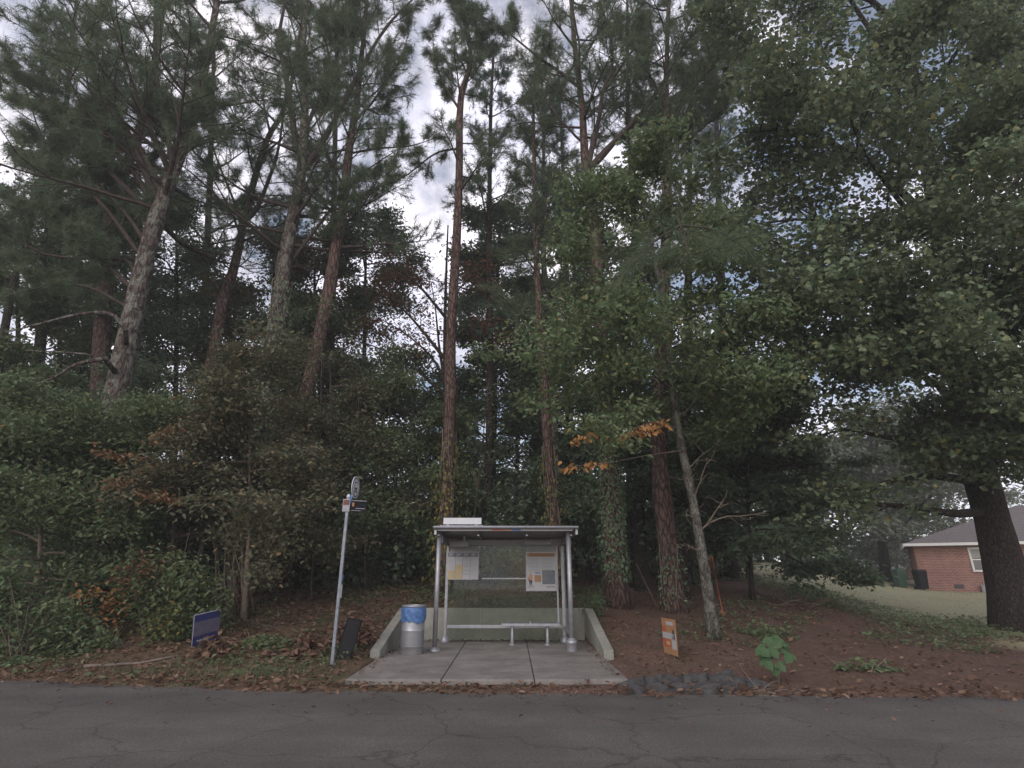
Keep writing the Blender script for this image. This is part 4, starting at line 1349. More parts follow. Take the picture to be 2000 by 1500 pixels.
# ------------------------------------------------------------------ ivy on trunks
def ivy(seed, name, label, path, r, z0, z1, n, mat_, size, hang=0.0, off=0.06):
    rng_ = np.random.default_rng(seed)
    zs = rng_.uniform(z0, z1, n) if not hang else z0 + (z1 - z0) * rng_.beta(1.2, 1.6, n)
    cx_ = np.interp(zs, path[:, 2], path[:, 0])
    cy_ = np.interp(zs, path[:, 2], path[:, 1])
    a_ = rng_.uniform(0, 2 * math.pi, n)
    lump = 0.5 + 0.5 * np.sin(zs * 2.1 + a_ * 2) * np.sin(zs * 0.9 - a_)
    rr = r + off * rng_.uniform(0.1, 1, n) + 0.14 * lump * rng_.uniform(0, 1, n) + hang * rng_.uniform(0, 1, n) ** 2
    pos = np.stack([cx_ + rr * np.cos(a_), cy_ + rr * np.sin(a_), zs], 1)
    t_ = unit(np.stack([0.4 * np.cos(a_), 0.4 * np.sin(a_), np.full(n, -0.8)], 1) + rng_.normal(0, 0.35, (n, 3)))
    nm_ = unit(np.stack([np.cos(a_), np.sin(a_), np.full(n, 0.5)], 1) + rng_.normal(0, 0.3, (n, 3)))
    g_ = place(LEAF, pos, t_, nm_, size * rng_.uniform(0.6, 1.3, n))
    vs = []
    for k in range(5):
        za = np.linspace(z0 - 0.15, z1, 24)
        aa = k * 1.3 + 0.5 * np.sin(za * 1.3 + k)
        vs.append(tube(np.stack([np.interp(za, path[:, 2], path[:, 0]) + (r + 0.02) * np.cos(aa), np.interp(za, path[:, 2], path[:, 1]) + (r + 0.02) * np.sin(aa), za], 1), 0.012, 5, False))
    b_ = (float(np.interp(z0, path[:, 2], path[:, 0])), float(np.interp(z0, path[:, 2], path[:, 1])), z0)
    root = thing(name, label, 'vine', b_)
    obj('stems', cat(*vs), M['twig'], root)
    obj('foliage', g_, M[mat_], root)


Pi = PINE_PATH[9][0]
ivy(130, 'ivy_vine', 'dense dark ivy wrapping the tall pine right of the shelter', Pi, 0.27, 1.3, 6.6, 3000, 'ivy', 0.1)
Pl = PINE_PATH[11][0]
ivy(131, 'ivy_vine', 'ivy climbing the foot of the broad red-barked pine', Pl, 0.27, 0.55, 2.2, 260, 'ivy', 0.09)
Pf = PINE_PATH[5][0]
ivy(132, 'ivy_vine', 'yellowing vine leaves hanging on the slender pine behind the shelter', Pf, 0.2, 1.2, 5.6, 900, 'ivy_yellow', 0.12, 0.35)
Ph = PINE_PATH[7][0]
ivy(133, 'ivy_vine', 'yellow vine leaves on the slim reddish pine behind the poster', Ph, 0.17, 1.2, 5.2, 420, 'ivy_yellow', 0.12, 0.3)
Pd = PINE_PATH[3][0]
ivy(134, 'ivy_vine', 'ivy covering the lower trunk of the many-limbed grey pine', Pd, 0.28, 3.0, 10.5, 2600, 'ivy', 0.11, 0.2)
Pa = PINE_PATH[0][0]
ivy(135, 'ivy_vine', 'ivy on the foot of the lichen-grey leaning pine', Pa, 0.33, 0.8, 6.0, 1500, 'ivy', 0.1, 0.15)

# ------------------------------------------------------------------ woodland mass behind, one uncountable tangle
rng = np.random.default_rng(140)
gs, st = [], []
for k in range(400):
    u = rng.uniform()
    if u < 0.8:
        y = rng.uniform(21, 36)
        x = rng.uniform(-34, 0.4 * y)
    else:
        x, y = rng.uniform(-20, 2.5), rng.uniform(18, 24)
    z = float(ground_z(x, y))
    hmax = 1.2 + 3.4 * sig((y - 23) / 2.5) * (0.8 + 0.5 * math.sin(x * 0.5 + 1))
    zc = z + rng.uniform(0.2, max(0.6, hmax))
    r = rng.uniform(0.8, 1.8)
    gs.append(blob_leaves(rng, (x, y, zc), (r * 1.3, r, r * 0.8), 330, 0.2, LEAF4, 0.4, 0.5, 7))
    st.append(tube(limb(rng, (x, y, z - 0.1), (rng.normal(0, 0.2), 0, 1), zc - z + 1.2, 5, 0, 0.1), np.linspace(0.05, 0.015, 6), 5, False))
tag(obj('undergrowth', [(cat(*gs), M['leaf_dark']), (cat(*st), M['bark_dark'])]), 'dense dark undergrowth filling the wood behind the shelter', 'undergrowth', kind='stuff')

gs, st = [], []
for k in range(190):
    y = rng.uniform(38, 60)
    x = rng.uniform(-75, 0.5 * y)
    z = float(ground_z(x, y))
    h = rng.uniform(3.5, 8.5) * (1.0 if x < 12 else 0.8)
    for m_ in range(3):
        r = rng.uniform(1.3, 2.4)
        gs.append(blob_leaves(rng, (x + rng.normal(0, 1.2), y, z + h * rng.uniform(0.15, 1)), (r * 1.2, r, r), 190, 0.34, LEAF4, 0.3, 0.5, 7))
    st.append(tube(np.array([(x, y, z - 0.1), (x + rng.normal(0, 0.3), y, z + h)]), (0.18, 0.05), 6, False))
tag(obj('distant_woods', [(cat(*gs), M['leaf_dark']), (cat(*st), M['bark_dark'])]), 'distant dark woods closing the view behind the pines', 'woods', kind='stuff')

# far pale trees beyond the lawn
for k, (px, Y, top, lab, na) in enumerate([
        (1725, 46, 860, 'pale ivy-trunked tree across the lawn left of the brick house', 18), (1650, 55, 900, 'pale distant tree at the back of the lawn', 18),
        (1840, 62, 880, 'pale distant tree rising behind the brick house roof', 18), (1560, 58, 930, 'pale tree beyond the lawn under the dark layered boughs', 16)]):
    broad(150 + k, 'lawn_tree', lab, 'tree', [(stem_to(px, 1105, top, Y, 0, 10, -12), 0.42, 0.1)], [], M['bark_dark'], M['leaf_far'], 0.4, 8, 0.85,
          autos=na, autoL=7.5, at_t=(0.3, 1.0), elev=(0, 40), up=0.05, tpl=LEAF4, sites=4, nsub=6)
gs = []
for k in range(60):
    x = rng.uniform(14, 75)
    y = rng.uniform(58, 72)
    r = rng.uniform(1.5, 2.8)
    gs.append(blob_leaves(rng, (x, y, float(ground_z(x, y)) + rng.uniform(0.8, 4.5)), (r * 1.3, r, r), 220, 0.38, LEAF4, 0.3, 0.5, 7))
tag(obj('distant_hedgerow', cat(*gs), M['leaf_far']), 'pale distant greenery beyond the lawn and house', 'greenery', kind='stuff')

# ------------------------------------------------------------------ litter, creeping plants, grass (uncountable)
def scatter(rng_, n, xr, yr, keep=None):
    x, y = rng_.uniform(*xr, n), rng_.uniform(*yr, n)
    ok = (y > road_edge(x) + 0.02) & ~((x > PX0 - 0.2) & (x < PX1 + 0.2) & (y > PY0 - 0.05) & (y < PY1 + 0.22))
    if keep is not None:
        ok &= keep(x, y)
    x, y = x[ok], y[ok]
    return np.stack([x, y, ground_z(x, y)], 1)


rng = np.random.default_rng(160)
p1 = scatter(rng, 13000, (-12, 0.5), (9.5, 20))
p2 = scatter(rng, 2600, (0, 14), (9.0, 20))
pe = np.stack([np.linspace(-10, 9, 900) + rng.normal(0, 0.1, 900)] * 2, 1)
xe = pe[:, 0]
ye = road_edge(xe) + rng.normal(0.05, 0.16, 900)
p3 = np.stack([xe, ye, np.maximum(ground_z(xe, ye), -0.1)], 1)
ps_ = np.concatenate([p1, p2, p3])
ps_[:, 2] += rng.uniform(0.005, 0.05, len(ps_))
inpad = (ps_[:, 0] > PX0) & (ps_[:, 0] < PX1) & (ps_[:, 1] > PY0) & (ps_[:, 1] < PY1)
ps_ = ps_[~inpad]
# leaves and needles drifted along the back of the pad and its edges
xr_ = rng.uniform(-9, 9, 160)
yr_ = road_edge(xr_) - np.abs(rng.normal(0, 0.9, 160)) - 0.05
pr_ = np.stack([xr_, yr_, np.full(160, -0.088)], 1)
pb = np.concatenate([pr_, np.stack([rng.uniform(PX0 + 0.1, PX1 - 0.1, 260), PY1 - np.abs(rng.normal(0, 0.14, 260)) - 0.03, np.full(260, 0.012)], 1),
                     np.stack([rng.choice([PX0 + 0.1, PX1 - 0.12], 120) + rng.normal(0, 0.05, 120), rng.uniform(10.4, 15.2, 120), np.full(120, 0.012)], 1),
                     np.array([[-1.75, 10.6, 0.015], [-0.6, 13.8, 0.015], [1.2, 12.9, 0.015]])])
lit = leaves(rng, ps_, 0.095, LEAF, 0.0, 0.5, 0.45)
litb = leaves(rng, pb, 0.06, LEAF, 0.0, 0.3, 0.45)
tag(obj('leaf_litter', [(lit, M['leaf_brown']), (litb, M['leaf_brown'])]), 'fallen brown leaves scattered over bank, verge and pad edges', 'leaf litter', kind='stuff')

# pine straw as long thin needles
def straw(rng_, P, L=0.2, w=0.006):
    n = len(P)
    a_ = rng_.uniform(0, 2 * math.pi, n)
    d = np.stack([np.cos(a_), np.sin(a_), rng_.normal(0.03, 0.08, n)], 1)
    side = np.stack([-np.sin(a_), np.cos(a_), np.zeros(n)], 1) * w / 2
    l = (L * rng_.uniform(0.6, 1.2, n))[:, None]
    V = np.stack([P - side, P + side, P + d * l], 1).reshape(-1, 3)
    return V, [np.arange(n * 3).reshape(-1, 3)]


pn = scatter(rng, 26000, (1.5, 13), (9.2, 17.5))
pn[:, 2] += rng.uniform(0.004, 0.03, len(pn))
pq = np.stack([np.concatenate([PX1 - np.abs(rng.normal(0, 0.4, 500)), rng.uniform(PX0, PX1, 260), PX0 + np.abs(rng.normal(0, 0.3, 220))]),
               np.concatenate([rng.uniform(10.05, 14.8, 500), PY1 - np.abs(rng.normal(0, 0.3, 260)) - 0.02, rng.uniform(10.05, 14.8, 220)]), np.full(980, 0.005)], 1)
pn = np.concatenate([pn, pq])
tag(obj('pine_straw', straw(rng, pn), M['leaf_brown']), 'red brown pine straw covering the ground right of the pad', 'pine straw', kind='stuff')


def patchy(sx_, th):
    return lambda x, y: (np.sin(x * 1.3 + sx_) * np.sin(y * 1.1 + 2 * sx_) + 0.5 * np.sin(x * 3.1 - y * 2.3 + sx_)) > th


c1 = scatter(rng, 8000, (-12, -2.5), (10.2, 19), patchy(0.6, 0.1))
c2 = scatter(rng, 7000, (-2.6, 3), (15.5, 21), patchy(1.9, -0.1))
c3 = scatter(rng, 6000, (3, 14), (12.5, 19), patchy(2.7, 0.25))
c4 = scatter(rng, 15000, (5, 16), (14, 26), lambda x, y: (np.abs(y + 28 * x / y - 34.4 - 0.7 * np.sin(x * 1.7)) < 2.4))
cv = np.concatenate([c1, c2, c3, c4])
cv[:, 2] += rng.uniform(0.02, 0.13, len(cv))
tag(obj('ground_cover', leaves(rng, cv, 0.09, LEAF4, 0.1, 0.4, 0.45), M['leaf_mid']), 'low creeping green ground cover on the wooded bank', 'ground cover', kind='stuff')


def blades(rng_, P, h, w=0.006):
    n = len(P)
    d = unit(np.stack([rng_.normal(0, 0.4, n), rng_.normal(0, 0.4, n), np.ones(n)], 1))
    a_ = rng_.uniform(0, 6.28, n)
    side = np.stack([np.cos(a_), np.sin(a_), np.zeros(n)], 1) * w / 2
    V = np.stack([P - side, P + side, P + d * (h * rng_.uniform(0.5, 1.2, n))[:, None]], 1).reshape(-1, 3)
    return V, [np.arange(n * 3).reshape(-1, 3)]


gc = on_ground(500, 1318)
g1 = np.stack([gc[0] + rng.normal(0, 0.55, 1500), gc[1] + rng.normal(0, 0.16, 1500)], 1)
g2 = scatter(rng, 900, (-9, -2.6), (9.9, 12))[:, :2]
g3 = scatter(rng, 9000, (9, 24), (17.5, 34), lambda x, y: (y + 28 * x / y > 36.6) & (x / y > 0.38))[:, :2]
g12 = np.concatenate([g1, g2])
g12 = g12[g12[:, 1] > road_edge(g12[:, 0])]
ga_ = np.concatenate([g12, g3])
gp_ = np.stack([ga_[:, 0], ga_[:, 1], ground_z(ga_[:, 0], ga_[:, 1]) - 0.005], 1)
hh = np.concatenate([np.full(len(g12), 0.12), np.full(len(g3), 0.07)])
tag(obj('grass', blades(rng, gp_, hh, 0.009), M['grass']), 'short grass at the road edge and on the lawn', 'grass', kind='stuff')

# ------------------------------------------------------------------ branches and sticks on the ground
def stick(seed, label, a_, b_, r, lift=0.0, tw=3):
    rng_ = np.random.default_rng(seed)
    pa, pb_ = on_ground(*a_), on_ground(*b_)
    pb_[2] += lift
    Q = np.linspace(pa, pb_, 9) + rng_.normal(0, 0.025, (9, 3))
    if not lift:
        Q[:, 2] = ground_z(Q[:, 0], Q[:, 1]) + r * 0.8
    gs_ = [tube(Q, np.linspace(r, r * 0.45, 9), 7)]
    for k in range(tw):
        p_, d_ = sample(Q, rng_.uniform(0.3, 0.9))
        R_ = limb(rng_, p_, d_ + rng_.normal(0, 0.7, 3) * np.array([1, 1, 0.4]), rng_.uniform(0.2, 0.5), 5, 0, 0.15)
        gs_.append(tube(R_, np.linspace(r * 0.5, 0.004, len(R_)), 5, False))
    tag(obj('fallen_branch', cat(*gs_), M['deadwood'], smooth=True), label, 'branch')


stick(170, 'long pale dead branch lying on the verge at the lower left', (160, 1308), (340, 1285), 0.035)
stick(171, 'thin dead branch on the bank right of the navy sign', (480, 1212), (545, 1228), 0.02)
stick(172, 'dead stick among leaves below the long pale branch', (90, 1318), (180, 1300), 0.02)
# leaning pole between the trunks
pa = on_ground(1283, 1182)
pb_ = at(1242, 1100, pa[1] - 0.2)
tag(obj('leaning_stick', tube(np.linspace(pa - np.array([0, 0, 0.05]), pb_, 6), np.linspace(0.022, 0.015, 6), 7), M['deadwood'], smooth=True), 'thin straight stick leaning between the ivy-clad and red-barked pines', 'stick')
rng = np.random.default_rng(175)
br = []
for k in range(26):
    p = on_ground(rng.uniform(1490, 1680), rng.uniform(1165, 1190))
    Q = limb(rng, p + np.array([0, 0, 0.02]), (rng.normal(0, 1), rng.normal(0, 0.4), rng.uniform(0.1, 0.5)), rng.uniform(0.4, 1.1), 6, -0.2, 0.2)
    br.append(tube(Q, np.linspace(0.016, 0.004, len(Q)), 5, False))
tag(obj('brush_pile', cat(*br), M['twig']), 'line of dead brushwood along the near edge of the lawn', 'brushwood', kind='stuff')
tw = []
for k in range(12):
    p = on_ground(rng.uniform(1470, 1560), rng.uniform(1335, 1362))
    Q = limb(rng, p + np.array([0, 0, 0.015]), (rng.normal(0, 1), rng.normal(0, 0.4), 0.12), rng.uniform(0.25, 0.6), 5, -0.15, 0.15)
    tw.append(tube(Q, np.linspace(0.009, 0.003, len(Q)), 5, False))
tag(obj('twig_pile', cat(*tw), M['deadwood']), 'small pile of dead twigs right of the broken asphalt', 'twigs')

# dead limbs at the far left, bare and pale
for k, (dl, Y, lab) in enumerate([([(205, 700), (150, 712), (110, 735), (60, 755)], 14.0, 'pale bare bough reaching left below the lichen-grey pine'), ([(170, 692), (120, 688), (50, 685)], 14.2, 'thin bare bough above the pale one at left'),
                                  ([(245, 645), (215, 612), (150, 615), (80, 632), (0, 652)], 14.2, 'long grey bough curving left from the lichen-grey pine')]):
    Q = smooth_path([at(px, py, Y + 0.2 * (i == 0)) for i, (px, py) in enumerate(dl)], 12)
    # each ends inside the pine's trunk: a limb of that tree
    P0, r_, root0 = PINE_PATH[0]
    zz = Q[0][2] - 0.25
    j = np.array([np.interp(zz, P0[:, 2], P0[:, 0]), np.interp(zz, P0[:, 2], P0[:, 1]), zz])
    Q = np.concatenate([[j], Q])
    tag(obj('dead_limb', tube(Q, np.linspace(0.07 if k != 1 else 0.03, 0.015, len(Q)), 7), M['bark_grey'], root0, smooth=True), lab)

# ------------------------------------------------------------------ bus shelter
FY, BY = 13.35, 14.92
XL, XR = -1.59, 1.23
RT = 2.36
sh = thing('bus_shelter', 'grey metal and glass bus shelter with notice boards on a concrete pad', 'bus shelter', (-0.18, 14.1, 0))
obj('post', cat(tube([(XL, FY, 0.03), (XL, FY, RT)], 0.05, 20)), M['metal'], sh, smooth=True)
p_ = sh.children[-1]
pl = [c for c in sh.children][0]
obj('base_plate', lathe([(0.0, 0.035), (0.06, 0.075), (0.075, 0.06), (0.115, 0.035), (0.125, 0.02), (0.125, 0)], (XL, FY, 0.002), 28), M['metal'], pl, smooth=True)
pr = obj('post', tube([(XR, FY, 0.03), (XR, FY, RT)], 0.05, 20), M['metal'], sh, smooth=True)
obj('base_plate', lathe([(0.0, 0.24), (0.055, 0.24), (0.07, 0.225), (0.09, 0.2), (0.115, 0.19), (0.118, 0.14), (0.112, 0.135), (0.112, 0.0)], (XR, FY, 0.002), 28), M['metal'], pr, smooth=True)
for x in (XL + 0.04, XR - 0.02):
    pp = obj('post', cat(box(x - 0.035, x + 0.035, BY - 0.035, BY + 0.035, 0.03, 2.18)), M['metal'], sh, bevel=0.01)
    obj('base_plate', lathe([(0.0, 0.14), (0.05, 0.14), (0.06, 0.12), (0.1, 0.1), (0.1, 0.0)], (x, BY, 0.002), 24), M['metal'], pp, smooth=True)
# roof, sloping a little to the back
RX0, RX1, RY0, RY1 = -1.66, 1.40, 13.12, 15.2
def sl(y):
    return RT + 0.02 - 0.055 * (y - RY0)
rv_ = [(RX0, RY0, sl(RY0)), (RX1, RY0, sl(RY0)), (RX1, RY1, sl(RY1)), (RX0, RY1, sl(RY1))]
roofg = (np.array(rv_ + [(x, y, z + 0.035) for x, y, z in rv_]), box(0, 1, 0, 1, 0, 1)[1])
roof = obj('roof', [(roofg, M['roof_under'])], parent=sh)
lip = cat(prism([(0, 0), (0.05, -0.012), (0.06, 0.01), (0.055, 0.045), (0.0, 0.055), (-0.03, 0.02)], (0, 1, 0), (0, 0, 1), (1, 0, 0), (RX0 - 0.03, RY0 - 0.05, sl(RY0) + 0.0), RX1 - RX0 + 0.06))
obj('front_lip', lip, M['metal'], roof)
for xa_, xb_ in ((RX0 - 0.02, RX0 + 0.03), (RX1 - 0.03, RX1 + 0.02)):
    obj('edge_trim', box(xa_, xb_, RY0 + 0.02, RY1, sl(RY1) - 0.005, sl(RY0) + 0.045), M['metal'], roof)
fz = sl(RY0) - 0.045
obj('fascia', [(box(RX0 + 0.05, RX1 - 0.09, RY0 + 0.02, RY0 + 0.055, fz, fz + 0.044), M['grey_box']),
               (box(-0.43, -0.18, RY0 + 0.016, RY0 + 0.0195, fz + 0.006, fz + 0.038), M['print_red']), (box(-0.18, 0.0, RY0 + 0.016, RY0 + 0.0195, fz + 0.006, fz + 0.038), M['print_orange']),
               (box(0.0, 0.19, RY0 + 0.016, RY0 + 0.0195, fz + 0.006, fz + 0.038), M['print_blue'])], parent=roof)
for x in (RX0 + 0.07, -0.73, 0.32, RX1 - 0.12):
    obj('rib', box(x - 0.02, x + 0.02, RY0 + 0.07, RY1 - 0.04, sl(RY1) - 0.03, sl(RY1) - 0.001), M['metal_dark'], roof)
# beams and rails
obj('top_beam', cat(box(XL + 0.08, XR - 0.06, BY - 0.04, BY + 0.03, 2.10, 2.235)), M['metal_dark'], sh, bevel=0.008)
obj('side_beam', box(XR - 0.045, XR + 0.015, FY + 0.055, BY - 0.04, 2.10, 2.235), M['metal_dark'], sh)
obj('side_beam', box(XL + 0.01, XL + 0.07, FY + 0.055, BY - 0.04, 2.10, 2.235), M['metal_dark'], sh)
obj('bottom_rail', cat(box(XL + 0.08, XR - 0.06, BY - 0.035, BY + 0.02, 0.29, 0.36)), M['metal'], sh, bevel=0.006)
obj('side_rail', box(XR - 0.04, XR + 0.01, FY + 0.055, BY - 0.04, 0.29, 0.35), M['metal'], sh)
obj('mid_rail', box(-0.72, 0.34, BY - 0.02, BY - 0.005, 1.345, 1.375), M['metal'], sh)
obj('mullion', cat(box(XR - 0.17, XR - 0.13, BY - 0.03, BY + 0.01, 0.361, 2.098)), M['metal'], sh)
gl_ = []
for a_, b_ in ((XL + 0.085, -0.742), (-0.732, XR - 0.17)):
    gl_.append(obj('glass_panel', box(a_, b_, BY + 0.0, BY + 0.008, 0.06, 2.098), M['glass'], sh))
obj('glass_panel', box(XR - 0.012, XR - 0.004, FY + 0.1, BY - 0.06, 0.352, 2.098), M['glass'], sh)
obj('control_box', box(-1.47, -1.02, BY - 0.5, BY - 0.3, 2.06, 2.17), M['grey_box'], sh, bevel=0.01)
obj('bracket', box(-1.15, -1.11, BY - 0.43, BY - 0.38, 2.171, sl(BY - 0.4) - 0.002), M['metal'], sh)
# solar panel on the roof
so = obj('solar_panel', [(box(-1.5, -0.67, RY0 + 0.12, RY0 + 0.2, sl(RY0) + 0.10, sl(RY0) + 0.235), M['white']),
                         (box(-1.48, -0.69, RY0 + 0.202, RY0 + 0.206, sl(RY0) + 0.11, sl(RY0) + 0.225), M['solar'])], parent=sh)
obj('panel_bracket', cat(box(-1.57, -0.62, RY0 + 0.03, RY0 + 0.28, sl(RY0) + 0.048, sl(RY0) + 0.07), box(-1.42, -1.38, RY0 + 0.13, RY0 + 0.19, sl(RY0) + 0.071, sl(RY0) + 0.099),
                         box(-0.8, -0.76, RY0 + 0.13, RY0 + 0.19, sl(RY0) + 0.071, sl(RY0) + 0.099)), M['metal'], so)
# header panels
YB = BY - 0.045
obj('header_panel', box(-1.49, -0.82, YB - 0.0, YB + 0.006, 1.965, 2.095), M['frost'], sh)
obj('header_panel', box(0.35, 1.05, YB - 0.0, YB + 0.006, 1.965, 2.095), M['frost'], sh)
obj('route_strip', [(box(0.31, 0.95, BY - 0.044, BY - 0.041, 2.135, 2.195), M['paper']), (cat(box(0.33, 0.5, BY - 0.0465, BY - 0.0445, 2.15, 2.18), box(0.55, 0.85, BY - 0.0465, BY - 0.0445, 2.155, 2.175)), M['ink_grey'])], parent=sh)


def lettering(body, size, x, y, z, mat_, parent, width=None, name='lettering'):
    cu = bpy.data.curves.new(name, 'FONT')
    cu.body = body
    cu.size = size
    cu.extrude = 0.001
    tmp = bpy.data.objects.new('tmp_lettering', cu)
    COL.objects.link(tmp)
    bpy.context.view_layer.update()
    me = bpy.data.meshes.new_from_object(tmp.evaluated_get(bpy.context.evaluated_depsgraph_get()))
    bpy.data.objects.remove(tmp)
    n = len(me.vertices)
    v = np.empty(n * 3, np.float32)
    me.vertices.foreach_get('co', v)
    v = v.reshape(-1, 3).astype(float)
    w = v[:, 0].max() - v[:, 0].min()
    k = (width / w) if width else 1.0
    v = np.stack([x + (v[:, 0] - v[:, 0].min()) * k, y - v[:, 2], z + v[:, 1]], 1)
    fs = {}
    for p in me.polygons:
        fs.setdefault(len(p.vertices), []).append(list(p.vertices))
    g_ = (v, [np.array(f) for f in fs.values()])
    bpy.data.meshes.remove(me)
    return obj(name, g_, mat_, parent)


# left timetable
tx0, tx1, tz0, tz1 = -1.56, -0.80, 1.335, 1.96
tb_ = [(box(tx0, tx1, YB - 0.02, YB - 0.004, tz0, tz1), M['metal']), (box(tx0 + 0.02, tx1 - 0.02, YB - 0.023, YB - 0.0205, tz0 + 0.02, tz1 - 0.02), M['paper'])]
cw = (tx1 - tx0 - 0.04) / 4
tb_.append((box(tx0 + 0.02, tx1 - 0.02, YB - 0.0255, YB - 0.0235, tz1 - 0.115, tz1 - 0.02), M['ink_slate']))
for k in range(4):
    xa = tx0 + 0.02 + k * cw
    if k:
        tb_.append((box(xa - 0.004, xa + 0.004, YB - 0.0255, YB - 0.0235, tz0 + 0.02, tz1 - 0.117), M['ink_slate']))
    if k in (0, 1):
        tb_.append((box(xa + 0.008, xa + cw - 0.008, YB - 0.0255, YB - 0.0235, tz0 + 0.022, tz0 + (0.2 if k == 0 else 0.33)), M['print_yellow']))
    for m_ in range(3):
        tb_.append((box(xa + 0.02, xa + cw - 0.03 - 0.02 * m_, YB - 0.0275, YB - 0.026, tz1 - 0.05 - 0.022 * m_, tz1 - 0.04 - 0.022 * m_), M['paper']))
    for m_ in range(14):
        z_ = tz1 - 0.14 - m_ * 0.031
        if (k + m_) % 5:
            tb_.append((box(xa + 0.015, xa + cw - 0.02 - 0.03 * ((m_ * 7 + k * 3) % 4) / 3, YB - 0.0275, YB - 0.026, z_, z_ + 0.005), M['ink_grey'] if k != 2 or m_ % 3 else M['ink']))
tag(obj('timetable_board', tb_, parent=sh), 'four-column bus timetable')
# right poster
qx0, qx1, qz0, qz1 = 0.33, 1.08, 1.085, 1.96
pb2 = [(box(qx0, qx1, YB - 0.02, YB - 0.004, qz0, qz1), M['metal']), (box(qx0 + 0.03, qx1 - 0.045, YB - 0.023, YB - 0.0205, qz0 + 0.03, qz1 - 0.02), M['paper'])]
pb2.append((box(qx0 + 0.035, qx1 - 0.05, YB - 0.0255, YB - 0.0235, qz1 - 0.115, qz1 - 0.025), M['print_orange']))
for side in range(2):
    xa = qx0 + 0.05 + side * 0.325
    for m_ in range(18):
        z_ = qz1 - 0.15 - m_ * 0.0165
        if m_ % 5 != 4:
            pb2.append((box(xa, xa + 0.29 - 0.05 * ((m_ * 5 + side) % 4) / 3, YB - 0.0255, YB - 0.0235, z_, z_ + 0.0055), M['ink_grey']))
pb2.append((box(qx0 + 0.39, qx1 - 0.055, YB - 0.0255, YB - 0.0235, qz0 + 0.15, qz0 + 0.455), M['ink_slate']))
for m_ in range(5):
    pb2.append((box(qx0 + 0.41, qx0 + 0.41 + (0.2, 0.25, 0.12, 0.13, 0.11)[m_], YB - 0.0275, YB - 0.026, qz0 + 0.42 - m_ * 0.045, qz0 + 0.427 - m_ * 0.045), M['ink_grey']))
pb2.append((box(qx0 + 0.205, qx0 + 0.365, YB - 0.0255, YB - 0.0235, qz0 + 0.2, qz0 + 0.35), M['print_orange']))
pb2.append((box(qx0 + 0.215, qx0 + 0.345, YB - 0.0255, YB - 0.0235, qz0 + 0.39, qz0 + 0.412), M['print_blue']))
# little printed photo of a standing person
pb2 += [(box(qx0 + 0.045, qx0 + 0.19, YB - 0.0255, YB - 0.0235, qz0 + 0.07, qz0 + 0.125), M['ink_grey']),
        (prism([(0.085, 0.13), (0.105, 0.13), (0.112, 0.2), (0.12, 0.13), (0.14, 0.13), (0.155, 0.235), (0.075, 0.245)], (1, 0, 0), (0, 0, 1), (0, 1, 0), (qx0, YB - 0.0255, qz0), 0.002), M['ink']),
        (prism([(0.075, 0.245), (0.155, 0.237), (0.16, 0.34), (0.13, 0.375), (0.1, 0.375), (0.07, 0.33), (0.045, 0.27), (0.06, 0.26)], (1, 0, 0), (0, 0, 1), (0, 1, 0), (qx0, YB - 0.0262, qz0), 0.002), M['print_skin']),
        (prism([(0.1, 0.38), (0.13, 0.38), (0.14, 0.41), (0.13, 0.435), (0.105, 0.435), (0.092, 0.41)], (1, 0, 0), (0, 0, 1), (0, 1, 0), (qx0, YB - 0.0262, qz0), 0.002), M['print_yellow']),
        (box(qx0 + 0.05, qx0 + 0.078, YB - 0.0265, YB - 0.0237, qz0 + 0.225, qz0 + 0.275), M['print_red'])]
po = tag(obj('poster', pb2, parent=sh), 'white poster with orange heading')
lettering('TIPS FOR RIDING MARTA', 0.07, qx0 + 0.1, YB - 0.027, qz1 - 0.095, M['ink'], po, 0.575)
lettering('marta', 0.075, qx0 + 0.48, YB - 0.027, qz0 + 0.075, M['ink'], po, 0.2)

# bench
bx0, bx1 = -0.23, 1.05
bn = thing('bench', 'grey metal bench with dark seat inside the shelter', 'bench', (0.41, 14.35, 0))
sg = [(box(bx0, bx1, 14.2, 14.235, 0.395, 0.445), M['metal']), (box(bx0, bx1, 14.565, 14.6, 0.395, 0.445), M['metal']), (box(bx0, bx0 + 0.03, 14.236, 14.564, 0.395, 0.445), M['metal']), (box(bx1 - 0.03, bx1, 14.236, 14.564, 0.395, 0.445), M['metal'])]
sg += [(box(bx0 + 0.034 + k * 0.05, bx0 + 0.075 + k * 0.05, 14.238, 14.562, 0.415, 0.441), M['seat']) for k in range(24)]
obj('seat', sg, parent=bn)
obj('divider', box(0.39, 0.42, 14.2, 14.6, 0.446, 0.475), M['metal'], bn)
for x in (0.005, 0.79):
    obj('leg', cat(lathe([(0.035, 0.394), (0.035, 0.02), (0.075, 0.018), (0.08, 0.0)], (x, 14.38, 0.002), 20)), M['metal'], bn, smooth=True)

# ------------------------------------------------------------------ litter bin and its bag
bc = (-1.99, 12.93, 0.002)
bn = thing('litter_bin', 'round grey steel litter bin with perforated band left of the shelter', 'bin', bc)
obj('body', cat(lathe([(0.215, 0.0), (0.225, 0.02), (0.228, 0.13), (0.232, 0.132), (0.232, 0.15)], bc, 40), lathe([(0.232, 0.42), (0.232, 0.44), (0.229, 0.442), (0.232, 0.86), (0.215, 0.86), (0.2, 0.1), (0, 0.1)], bc, 40)), M['bin'], bn, smooth=True)
obj('perforated_band', lathe([(0.23, 0.15), (0.23, 0.42)], bc, 40), M['perf'], bn, smooth=True)
obj('rim', lathe([(0.225, 0.845), (0.245, 0.85), (0.25, 0.87), (0.24, 0.885), (0.17, 0.885), (0.16, 0.875), (0.165, 0.84)], bc, 40), M['bin'], bn, smooth=True)
rng = np.random.default_rng(200)
ang = np.arange(72) * 2 * math.pi / 72
rows = []
